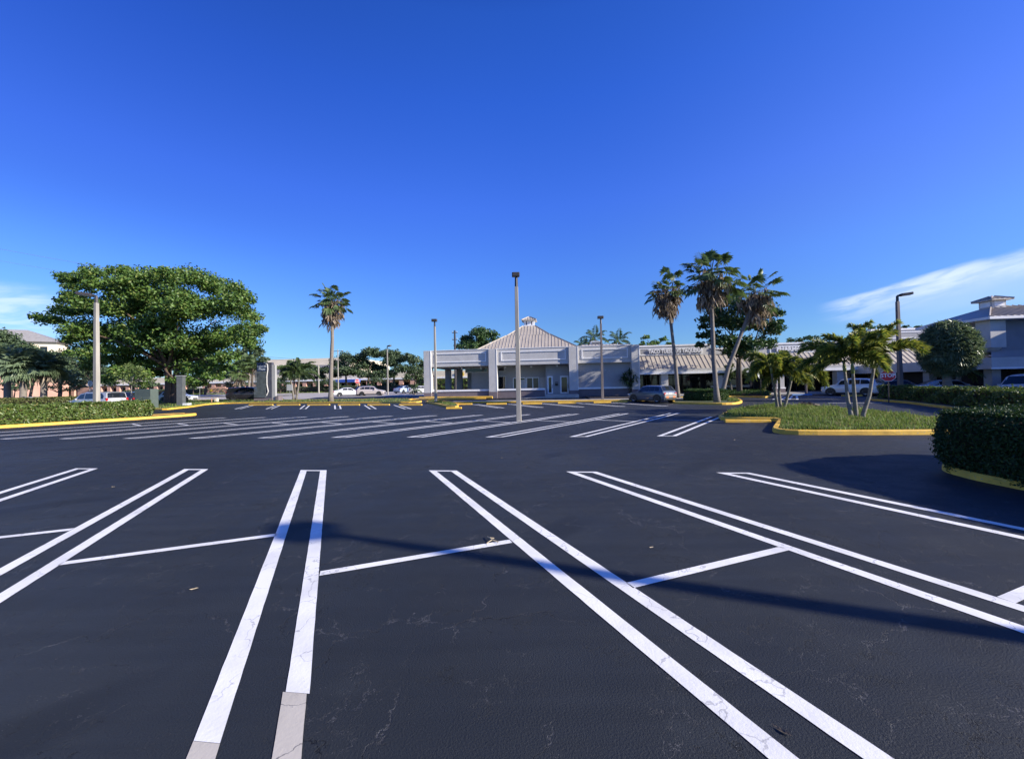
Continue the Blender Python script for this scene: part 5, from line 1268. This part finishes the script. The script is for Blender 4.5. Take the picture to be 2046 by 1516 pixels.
def stem(x0, y0, x1, y1, x2, y2, Y, dY=0.):
    b = gnd(*P(x0, y0, Y).xy, .1); return (b, P(x1, y1, Y + dY * .4), P(x2, y2, Y + dY))
palm_clump('farther clump of three yellow green feather palms on the grass island', [stem(1554, 821, 1549, 785, 1542, 745, 21.2, -.5), stem(1560, 822, 1557, 785, 1556, 748, 21.3, .7), stem(1566, 822, 1575, 785, 1581, 760, 21.2, -.1)], 10, 1.75, 41, 'feather palm clumps on the grass island', leaf=.44, arch=2.0, crown_el=(-.05, .95), shaft=.4)
palm_clump('nearer clump of three yellow green feather palms on the grass island', [stem(1702, 839, 1694, 800, 1688, 742, 16.0, .5), stem(1711, 840, 1707, 790, 1704, 745, 16.1, -.4), stem(1722, 839, 1737, 790, 1746, 735, 16.0, 0)], 11, 1.7, 42, 'feather palm clumps on the grass island', leaf=.42, arch=1.6, crown_el=(.22, 1.4))
Y = 53; palm_clump('twin green palms with thin stems right of the tenant sign', [stem(587, 799, 584, 775, 580, 755, Y), stem(592, 799, 596, 775, 598, 755, Y)], 12, 2.9, 43, None, 'frond_green', .55, (.0, 1.3), .5, .13, name='twin_palm')
Y = 43.5; palm_clump('dark young palms with slim stems among the pharmacy shrubs', [stem(1462, 785, 1461, 772, 1459, 762, Y), stem(1470, 785, 1474, 772, 1478, 763, Y)], 9, 1.9, 44, None, 'frond_green', .45, (.2, 1.3), .4, .09, name='young_palm')
def coco(label, x, ytop, Y, seed, r=3.2, nf=16):
    rng = np.random.default_rng(seed); b = gnd(*P(x, 780, Y).xy); top = P(x, ytop, Y); t = thing('coconut_palm', label, 'palm tree', b, 0, 'coconut palms behind the shops')
    MB().tube([b, b.lerp(top, .5) + Vector((.3, 0, 0)), top], [.24, .18, .13], 8).build('trunk', M['palm_bark'], t, 'w', smooth=True); g = ([], [])
    for k in range(nf):
        a = k * 2.4; e = -.35 + 1.75 * (k + .5) / nf; d = Vector((math.cos(a) * math.cos(e), math.sin(a) * math.cos(e), math.sin(e))); frond(g, top, d, r * rng.uniform(.85, 1.1), rng, 1.5, .75, 24, False, .55)
    tri_build(g, 'crown', M['frond_green'], t)
coco('taller coconut palm showing above the rooftop unit', 1189, 678, 66, 51, 3.0); coco('right coconut palm above the shop parapet', 1236, 683, 66, 52, 2.7); coco('low coconut palm at the left of the pair above the roof', 1164, 690, 70, 53, 2.0, 12)
def low_palm(label, x, y, Y, seed, L_=2.0, nf=12, top=None, m='frond_green', group=None, name='low_palm'):
    rng = np.random.default_rng(seed); b = gnd(*P(x, y, Y).xy); tp = P(x, top, Y) if top else b + Vector((0, 0, .5)); t = thing(name, label, 'palm tree', b, 0, group)
    MB().tube([b - Vector((0, 0, .1)), b.lerp(tp, .5), tp], [.2, .17, .13], 8).build('trunk', M['palm_bark'], t, 'w'); g = ([], [])
    for k in range(nf):
        a = k * 2.4 + rng.normal() * .2; e = .1 + 1.3 * (k + .5) / nf; frond(g, tp, Vector((math.cos(a) * math.cos(e), math.sin(a) * math.cos(e), math.sin(e))), L_ * rng.uniform(.8, 1.1), rng, 1.5, .5, 20, False, .2)
    tri_build(g, 'crown', M[m], t)
low_palm('small arching palm under the round fan palm by the shop wall', 1915, 775, 31.5, 55, 2.0, 12, 742)
low_palm('dark arching palm against the corner shop wall at the right edge', 1990, 770, 32.3, 56, 2.3, 14, 742)
low_palm('bushy low palm on the driveway corner by the shop', 829, 787, 66, 57, 1.5, 14, 780, name='shrub_palm')

# ---- round shrub tree at the third column
def shrub_tree(label, x, yb, Y, blobs, seed, m='leaf_dark', leaf=.16, r=.06, density=60, name='shrub_tree', cat='shrub', group=None, **k):
    b = gnd(*P(x, yb, Y).xy); return tree(name, label, b, px_blobs(blobs, Y, .5, np.random.default_rng(seed), 2), leaf, m, r=r, density=density, seed=seed, cat=cat, group=group, **k)
Y = 44.6; b = gnd(*P(1259, 790, Y).xy); t = thing('spiky_shrub', 'dark round spiky shrub in front of the right end column', 'shrub', b); rng = np.random.default_rng(61)
tp = P(1259, 765, Y); MB().tube([b, tp, P(1262, 745, Y)], [.1, .08, .05], 6).tube([tp, P(1248, 742, Y)], [.06, .04], 6).tube([tp, P(1270, 742, Y)], [.06, .04], 6).build('trunk', M['bark'], t, 'w')
g = ([], [])
for (x, y) in ((1248, 750), (1258, 742), (1268, 748), (1252, 760), (1264, 758), (1258, 768), (1245, 758), (1272, 758)):
    c = P(x, y, Y + rng.normal() * .3)
    for k in range(60):
        d = Vector(unit(rng.normal(size=3))); d.z = d.z * .8 + .1; L_ = rng.uniform(.55, .9); s = d.cross(Vector((0, 0, 1))).normalized() * .05; v, f = g; q = len(v); v += [c + s * .3, c - s * .3, c + d * L_ * .5 + s, c + d * L_ * .5 - s, c + d * L_ + Vector((0, 0, -.25 * L_))]; f += [(q, q + 1, q + 3), (q, q + 3, q + 2), (q + 2, q + 3, q + 4)]
tri_build(g, 'crown', M['leaf_dark'], t)

# ---- other trees
def ptree(name, label, x, yb, Y, specs, leaf, m, seed, depth=3., density=30, r=.3, layers=2, group=None, tt=None, **k):
    b = gnd(*P(x, yb, Y).xy); return tree(name, label, b, px_blobs(specs, Y, depth, np.random.default_rng(seed), layers), leaf, m, r=r, density=density, seed=seed, group=group, trunk_top=P(*tt, Y) if tt else None, **k)
ptree('shade_tree', 'big dark shade tree behind the leaning palm in front of the shop wing', 1482, 790, 39.2, [(1410, 640, 16), (1425, 625, 18), (1440, 612, 16), (1460, 605, 22), (1490, 620, 30), (1520, 620, 22), (1545, 630, 18), (1555, 650, 14), (1440, 650, 28), (1470, 650, 32), (1505, 655, 32), (1540, 665, 24), (1420, 670, 20), (1402, 672, 10), (1398, 690, 9), (1440, 685, 22), (1470, 690, 28), (1505, 690, 26), (1535, 690, 18), (1490, 705, 18), (1460, 705, 16), (1440, 630, 16), (1404, 655, 10)], .32, 'leaf_dark', 71, 1.8, 44, .2, tt=(1483, 715), trunks=2, nb=8, layers=3)
ptree('round_tree', 'rounded dark tree behind the left shop bay', 957, 780, 88, [(935, 680, 20), (955, 672, 22), (980, 672, 16), (925, 692, 13), (965, 690, 22), (990, 683, 12), (940, 695, 18), (960, 664, 10)], .5, 'leaf_dark', 72, 3, 34, .3)
ptree('broadleaf_tree', 'open leaved tree behind the raised sign parapet', 1300, 780, 64, [(1290, 676, 8), (1310, 685, 11), (1325, 680, 9), (1282, 690, 8), (1300, 693, 9), (1335, 690, 8)], .5, 'leaf_fig', 73, 1.5, 26, .2)
ptree('broadleaf_tree', 'row of low treetops behind the pharmacy parapet', 1620, 780, 75, [(1578, 682, 7), (1595, 682, 9), (1612, 678, 9), (1630, 680, 9), (1645, 684, 6)], .5, 'leaf_dark', 74, 1.5, 20, .25)
ptree('broadleaf_tree', 'dark treetop left of the tall parapet', 1725, 780, 62, [(1715, 657, 8), (1728, 655, 9), (1742, 658, 8), (1730, 668, 10), (1722, 680, 8)], .4, 'leaf_dark', 75, 1.5, 24, .2)
ptree('broadleaf_tree', 'low treetops above the tall parapet', 1790, 780, 66, [(1762, 656, 8), (1775, 655, 7), (1810, 654, 5), (1835, 655, 6)], .4, 'leaf_dark', 76, 1., 24, .2)
oaks = [(690, [(672, 730, 14), (690, 716, 14), (705, 722, 18), (684, 745, 18), (705, 745, 18), (670, 752, 10), (722, 735, 14)], 'first oak of the row right of the tall fan palm'), (735, [(720, 716, 14), (738, 706, 14), (752, 712, 16), (735, 730, 20), (755, 738, 18), (730, 752, 14), (752, 756, 12)], 'tallest oak of the row across the road'), (790, [(772, 710, 14), (790, 710, 14), (800, 722, 16), (778, 730, 18), (798, 742, 16), (775, 752, 14), (764, 745, 10)], 'third oak of the row behind the far lamp post'), (830, [(815, 715, 12), (830, 722, 14), (842, 732, 12), (825, 742, 18), (815, 756, 12), (838, 756, 12), (848, 745, 10)], 'last oak of the row beside the shop corner')]
for i, (x, sp, l) in enumerate(oaks): ptree('oak_tree', l, x, 780, 106, sp, .55, 'leaf_oak', 80 + i, 4., 34, .35, group='oaks across the road', trunks=1)
ptree('oak_tree', 'oak beside the short pale pole across the road', 635, 780, 108, [(610, 738, 12), (625, 742, 14), (645, 745, 14), (655, 740, 12), (640, 755, 12), (615, 755, 10)], .5, 'leaf_oak', 85, 3., 30, .3, group='oaks across the road')
ptree('broadleaf_tree', 'bushy tree behind the twin palms', 590, 785, 84, [(572, 744, 12), (588, 735, 14), (605, 742, 12), (580, 755, 14), (600, 756, 12), (565, 760, 8)], .45, 'leaf_oak', 86, 2.5, 30, .25)
ptree('broadleaf_tree', 'leafy tree between the fig and the tenant sign', 505, 785, 92, [(480, 708, 14), (500, 702, 14), (515, 710, 16), (495, 722, 18), (520, 728, 14), (480, 730, 14), (530, 720, 8)], .5, 'leaf_oak', 87, 3., 34, .3)
ptree('broadleaf_tree', 'tree behind the cabbage palms at the left edge', 20, 785, 74, [(-20, 690, 24), (5, 676, 18), (25, 680, 16), (40, 695, 18), (10, 705, 24), (65, 708, 16), (85, 718, 14), (-10, 720, 22)], .5, 'leaf_oak', 88, 3.5, 34, .35)
ptree('broadleaf_tree', 'dense dark tree right of the cabbage palms', 118, 788, 62, [(110, 735, 16), (128, 742, 18), (108, 755, 16), (130, 762, 16), (148, 752, 14), (150, 770, 12), (120, 715, 12)], .4, 'leaf_oak', 89, 2.5, 40, .25)
ptree('broadleaf_tree', 'pale green tree behind the left lamp post', 185, 788, 66, [(165, 745, 14), (185, 738, 16), (205, 745, 16), (180, 758, 14), (205, 762, 14), (222, 752, 12), (148, 728, 12), (132, 712, 8)], .4, 'leaf_oak', 90, 2.5, 40, .25)
ptree('shrub', 'bright green bush below the cabbage palms', 118, 790, 58, [(100, 778, 9), (115, 775, 9), (130, 780, 9)], .22, 'leaf_hedge', 91, 1., 50, .1, cat='shrub')
ptree('young_tree', 'small sapling with a thin pale trunk behind the left hedge', 263, 797, 33, [(240, 756, 14), (262, 748, 16), (282, 752, 16), (298, 760, 12), (255, 738, 12), (275, 738, 10), (262, 765, 12), (235, 765, 8), (290, 772, 8)], .17, 'leaf_lime', 92, .8, 55, .05, tt=(263, 770), m_bark='ring_bark')
for i, (x, Y, w_, l) in enumerate(((470, 88, 26, 'dark shrub bank left of the tenant sign'), (385, 70, 14, 'reddish dark shrub by the white sign'), (560, 96, 24, 'dark round shrub mass right of the tenant sign'))):
    ptree('shrub', l, x, 785, Y, [(x - w_ * .6, 768, 9), (x, 764, 10), (x + w_ * .6, 767, 9), (x - w_ * .2, 774, 9), (x + w_ * .4, 775, 8)], .35, 'leaf_oak', 95 + i, 1.2, 26, .1, cat='shrub')

for i, (x, Y, sp, l) in enumerate((
    (265, 75, [(225, 745, 14), (245, 735, 16), (268, 740, 16), (240, 758, 14), (262, 760, 16), (285, 755, 16), (300, 742, 14), (220, 768, 10), (280, 772, 12), (305, 770, 12)], 'dark tree mass behind the sapling at the left'),
    (410, 98, [(370, 745, 12), (390, 738, 14), (410, 735, 14), (430, 742, 14), (448, 738, 14), (400, 752, 12), (425, 756, 10), (465, 745, 14), (380, 760, 9), (450, 755, 10)], 'tree seen below the right side of the fig crown'),
    (60, 95, [(30, 705, 16), (55, 712, 18), (80, 722, 18), (105, 715, 16), (125, 722, 16), (140, 708, 12), (45, 735, 18), (75, 745, 18), (100, 745, 18), (125, 745, 16), (10, 740, 18), (150, 735, 14)], 'broad tree in front of the tall salmon building'),
    (170, 90, [(130, 718, 14), (150, 712, 14), (172, 722, 14), (190, 730, 14), (160, 740, 16), (185, 750, 14), (140, 755, 14), (205, 740, 12)], 'grey green tree right of the tall salmon building'))):
    ptree('broadleaf_tree', l, x, 785, Y, sp, .5, 'leaf_oak', 130 + i, 2.5, 34, .28)
for i, (x, Y, w_, l) in enumerate(((170, 70, 26, 'dark understorey shrubs behind the left wall sign'), (30, 66, 30, 'dark shrubs between the cabbage palm trunks'), (655, 100, 20, 'shrubs below the oaks right of the short pale pole'), (760, 99, 26, 'dark shrubs under the row of oaks'))):
    ptree('shrub', l, x, 785, Y, [(x - w_ * .8, 770, 9), (x - w_ * .3, 764, 11), (x + w_ * .3, 766, 11), (x + w_ * .8, 769, 9), (x, 776, 10), (x - w_ * .6, 778, 9), (x + w_ * .6, 778, 9)], .35, 'leaf_oak', 140 + i, 1.2, 30, .1, cat='shrub')

# ---- hedges
def hedge(label, outline, h, leaf, n, m, seed, name='hedge', round_=.12, core=M['mulch'], lump=.07, up=.35, group=None, top_extra=1.0, mcore='mulch'):
    """clipped hedge: outline of ground points, height h; solid dark core box added to block light under a coat of leaves with an uneven face"""
    rng = np.random.default_rng(seed); poly = [Vector((p.x, p.y, 0)) for p in outline]; c = sum(poly, Vector()) / len(poly)
    t = thing(name, label, 'hedge', (c.x, c.y, gz(c.y)), 0, group); inn = inset(poly, .14); n_ = len(inn); vs = [Vector((p.x, p.y, gz(p.y) + z)) for z in (.02, h - .13) for p in inn]
    MB().add(vs, [tuple(range(n_, 2 * n_))] + [(i, (i + 1) % n_, n_ + (i + 1) % n_, n_ + i) for i in range(n_)]).build('branches', M[mcore], t, 'w')
    C, O = [], []; per = [(poly[(i + 1) % n_] - poly[i]).length for i in range(n_)]; tot = sum(per)
    area_s = tot * h; xs = [p.x for p in poly]; ys = [p.y for p in poly]
    ar = abs(sum(poly[i].x * poly[(i + 1) % n_].y - poly[(i + 1) % n_].x * poly[i].y for i in range(n_))) / 2; ns = int(n * area_s / (area_s + ar)); ntop = int((n - ns) * top_extra)
    sg = 1 if sum(poly[i].x * poly[(i + 1) % n_].y - poly[(i + 1) % n_].x * poly[i].y for i in range(n_)) > 0 else -1
    for i in range(n_):
        k = int(ns * per[i] / tot) + 1; q = rng.random(k); zz = rng.random(k) ** .9 * h; a, b = np.array(poly[i]), np.array(poly[(i + 1) % n_]); p = a + (b - a) * q[:, None]; e = unit(b - a); out = np.array([e[1], -e[0], 0]) * sg
        wob = lump * (np.sin(p[:, 0] * 3.1 + zz * 4) + np.sin(p[:, 1] * 2.3 + zz * 5.3 + 1) + np.sin(p[:, 0] * 7.7 + p[:, 1] * 6.1)) * .6
        inset_ = round_ * np.maximum(0, (zz - (h - round_ * 2)) / (round_ * 2)) ** 2 + .34 * np.maximum(0, .30 - zz) - wob + rng.normal(size=k) * .035
        p = p - out * inset_[:, None]; p[:, 2] = zz; C.append(p); O.append(np.tile(out, (k, 1)))
    pts = []
    from mathutils.geometry import intersect_point_quad_2d
    px = np.array(xs); pyy = np.array(ys)
    while len(pts) < ntop:
        x = rng.uniform(min(xs), max(xs), 4000); y = rng.uniform(min(ys), max(ys), 4000); ins = np.zeros(4000, bool); j = n_ - 1
        for i in range(n_):
            cnd = ((pyy[i] > y) != (pyy[j] > y)) & (x < (px[j] - px[i]) * (y - pyy[i]) / (pyy[j] - pyy[i] + 1e-12) + px[i]); ins ^= cnd; j = i
        pts += list(zip(x[ins], y[ins]))
    pts = np.array(pts[:ntop]); z = h - .03 + lump * .5 * (np.sin(pts[:, 0] * 3.3) + np.sin(pts[:, 1] * 2.9 + 2) + np.sin(pts[:, 0] * 8 + pts[:, 1] * 5)) * .6 + rng.normal(size=len(pts)) * .03 + (rng.random(len(pts)) > .985) * rng.random(len(pts)) * .16
    C.append(np.column_stack([pts, z])); O.append(np.tile([0, 0, 1.], (len(pts), 1)))
    C = np.concatenate(C); O = np.concatenate(O); C[:, 2] += .012 * np.clip(C[:, 1] - 25, 0, 80)
    V, T = leaf_tris(C, leaf * rng.uniform(.7, 1.3, len(C)), rng, up=up, out=O, outw=.9); np_mesh('leaves', V, T, M[m], t); return t
hd, hn = HEDGE_D, HEDGE_N; e0, e1 = hA + hn * .42, hB + hn * .42 - hd * 2.6
hedge('long clipped hedge on the yellow kerbed island at the left', [e0, e0.lerp(e1, .5), e1, e1 + hn * 1.5, e0 + hn * 1.7], 1.16, .13, 26000, 'leaf_hedge', 101, lump=.10)
q0, q1 = gnd(*P(-60, 800, 37.5).xy), gnd(*P(160, 800, 40).xy); hedge('sunlit low hedge behind the long hedge at the far left', [q0, q1, q1 + Vector((0, 2.2, 0)), q0 + Vector((0, 2.4, 0))], 1.25, .16, 9000, 'leaf_olive', 102)
q = [Vector((7.88, 7.12, 0)), Vector((7.76, 6.5, 0)), Vector((7.76, 5.4, 0)), Vector((7.95, 3.4, 0)), Vector((9.6, 3.2, 0)), Vector((11.4, 7.0, 0)), Vector((11.2, 8.0, 0)), Vector((9.2, 7.75, 0))]
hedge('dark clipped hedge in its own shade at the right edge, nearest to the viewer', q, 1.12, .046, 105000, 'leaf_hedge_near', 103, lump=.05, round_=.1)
q = [G(1752, 798.5), G(1818, 804), G(1878, 811), G(1950, 821), G(2060, 838)]; q = [Vector((p.x + .35, p.y + .25, 0)) for p in q]; q += [Vector((23.9, 14.2, 0)), Vector((27.2, 21.6, 0)), Vector((29.8, 30.2, 0))]
hedge('far hedge in front of the cars parked at the right', q, 1.08, .13, 26000, 'leaf_hedge', 104, lump=.12)
oc = G(1405, 798); ov = []; cxv = (G(1358, 804) + G(1452, 806)) / 2
p0, p1 = G(1362, 803.5), G(1450, 804.5); mid = (p0 + p1) / 2; ax = (p1 - p0).normalized(); ay = Vector((-ax.y, ax.x, 0)); hl = (p1 - p0).length / 2 * 1.05
ov = [mid + ay * 1.9 + ax * hl * math.cos(k * math.pi / 8) + ay * 1.75 * math.sin(k * math.pi / 8) for k in range(16)]
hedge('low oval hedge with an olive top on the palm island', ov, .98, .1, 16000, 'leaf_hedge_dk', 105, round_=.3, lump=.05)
gc = smooth_poly([Vector((p.x, p.y, 0)) for p in (G(1450, 793), G(1500, 793.5), G(1532, 794), G(1538, 790), G(1525, 787), G(1490, 785), G(1450, 787))], 1)
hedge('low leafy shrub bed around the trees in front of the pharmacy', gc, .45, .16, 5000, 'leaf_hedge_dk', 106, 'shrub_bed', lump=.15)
v0, v1 = 93.5, 96.5
hedge('clipped hedge along the far side of the road', [L2W(-120, v0), L2W(-22, v0), L2W(-22, v1), L2W(-120, v1)], 1.5, .3, 12000, 'leaf_oak', 107, lump=.2)
hedge('taller glossy shrub hedge below the oaks across the road', [L2W(-34, 91.5), L2W(-20, 91.5), L2W(-20, 93.3), L2W(-34, 93.3)], 2.6, .35, 6000, 'leaf_hedge', 108, lump=.3)

# ---- grass
def grass(name, poly, n, h, m, seed, z0=.12, w=.012, group=None, bare=.0):
    rng = np.random.default_rng(seed); xs = np.array([p.x for p in poly]); ys = np.array([p.y for p in poly]); pts = []
    while len(pts) < n:
        x = rng.uniform(xs.min(), xs.max(), 20000); y = rng.uniform(ys.min(), ys.max(), 20000); ins = np.zeros(20000, bool); j = len(xs) - 1
        for i in range(len(xs)):
            ins ^= ((ys[i] > y) != (ys[j] > y)) & (x < (xs[j] - xs[i]) * (y - ys[i]) / (ys[j] - ys[i] + 1e-12) + xs[i]); j = i
        k = .5 + .5 * np.sin(x * 1.9 + 1.3 * np.sin(y * 1.1)) * np.sin(y * 2.3 + np.sin(x * 1.7)); ins &= rng.random(20000) > bare * k
        pts += list(zip(x[ins], y[ins]))
    p = np.array(pts[:n]); tuft = .65 + .5 * np.sin(p[:, 0] * 2.6 + 1) * np.sin(p[:, 1] * 3.1) + (rng.random(n) > .97) * .9
    hh = h * tuft.clip(.35) * rng.uniform(.5, 1.3, n); a = rng.uniform(0, 6.28, n); lean = rng.uniform(.15, .8, n); dr = np.column_stack([np.cos(a), np.sin(a)])
    b = np.column_stack([p, z0 + .012 * np.clip(p[:, 1] - 25, 0, 80)]); s = np.column_stack([-dr[:, 1], dr[:, 0], np.zeros(n)]) * (w * rng.uniform(.6, 1.4, n))[:, None]
    md = b + np.column_stack([dr * (hh * lean * .3)[:, None], hh * .6]); tp = b + np.column_stack([dr * (hh * lean)[:, None], hh])
    V = np.stack([b - s, b + s, md - s * .8, md + s * .8, tp], 1).reshape(-1, 3); i = np.arange(n)[:, None] * 5
    T = np.concatenate([i + [0, 1, 3], i + [0, 3, 2], i + [2, 3, 4]], 1).reshape(-1, 3)
    o = np_mesh(name, V, T, M[m]); tag(o, None, None, None, 'stuff'); return o
gp = inset(GI_poly, .2)
grass('grass', gp, 52000, .17, 'grass', 111, bare=.5, w=.011)
grass('grass', inset([Vector((p.x, p.y, 0)) for p in smooth_poly([Vector((q.x, q.y, 0)) for q in vpath + va], 1)], .3), 16000, .12, 'grass', 112, w=.03)
grass('grass', [Vector((p.x, p.y, 0)) for p in (G(853, 803.3), G(875, 807), G(895, 812), G(912, 812), G(905, 807.5), G(880, 803.2))], 2500, .1, 'grass', 113, w=.02)
grass('grass', [Vector((p.x, p.y, 0)) for p in (G(1455, 805), G(1472, 806), G(1479, 803.5), G(1470, 799.5), G(1458, 800))], 2500, .14, 'grass', 114, w=.015)
grass('grass', [L2W(-120, 92.1), L2W(-18, 92.1), L2W(-18, 93.4), L2W(-120, 93.4)], 9000, .25, 'grass', 115, z0=-.03, w=.08)

# ---- small litter on the asphalt
def twig(label, p, segs, r, name='twig', m='straw'):
    mb = MB()
    for s in segs: mb.tube([p + Vector(q) for q in s], r, 5)
    o = mb.build(name, M[m]); return tag(o, label, name)
p = G(978, 1083); twig('small forked dry twig at the end of a painted cross line', p, [[(-.03, .11, .02), (.0, .05, .03), (.03, .0, .03), (.10, -.03, .015)], [(.03, .0, .03), (-.01, -.03, .015), (-.03, -.05, .008)], [(.0, .05, .03), (.05, .06, .02)]], .006)
def leaf_(label, p, rz, L_, m):
    Mx = Matrix.Translation(Vector((p.x, p.y, .004))) @ Matrix.Rotation(rz, 4, 'Z'); mb = MB(); top = [(-.5, 0, .004), (-.2, .17, .02), (.15, .19, .028), (.5, .02, .012), (.15, -.16, .02), (-.2, -.14, .014)]
    vs = [Mx @ Vector((x * L_, y * L_, z * L_ * 5)) for x, y, z in top] + [Mx @ Vector((0, 0, .03 * L_))] + [Mx @ Vector((-.85 * L_, .05 * L_, .01))]
    mb.add(vs, [(6, i, (i + 1) % 6) for i in range(6)] + [(0, 7, 1)]); o = mb.build('dry_leaf', M[m], fix=False); return tag(o, label, 'leaf', 'dry leaves on the asphalt')
leaf_('pale curled dry leaf lying in the left empty stall', G(390, 1177), .6, .05, 'straw'); leaf_('dark dead leaf between the two lines at the bottom right', G(1566, 1464), -.8, .065, 'bark')
leaf_('tiny pale dry leaf in the stall right of the centre', G(1303, 1094), .3, .04, 'straw'); leaf_('tiny pale leaf scrap far out in the driving lane at the left', G(227, 973), .1, .05, 'straw'); leaf_('small pale leaf scrap in the lane before the grass island', G(1468, 879), .5, .06, 'straw'); leaf_('pale leaf scrap in the lane near the central stall end', G(1003, 915), 1.2, .05, 'straw')
p = G(1612, 812); fr = ([], []); rng = np.random.default_rng(120); t = thing('fallen_frond', 'dry fallen palm frond lying on the lane behind the grass island', 'palm frond', p)
frond(fr, p + Vector((-.9, .1, .12)), Vector((1, .12, .12)), 2.0, rng, .5, .35, 20, True); tri_build(fr, 'leaflets', M['frond_dead'], t); MB().tube([p + Vector((-1.1, .1, .06)), p + Vector((.2, .2, .16)), p + Vector((1.1, .3, .08))], [.05, .04, .02], 6).build('midrib', M['straw'], t, 'w')
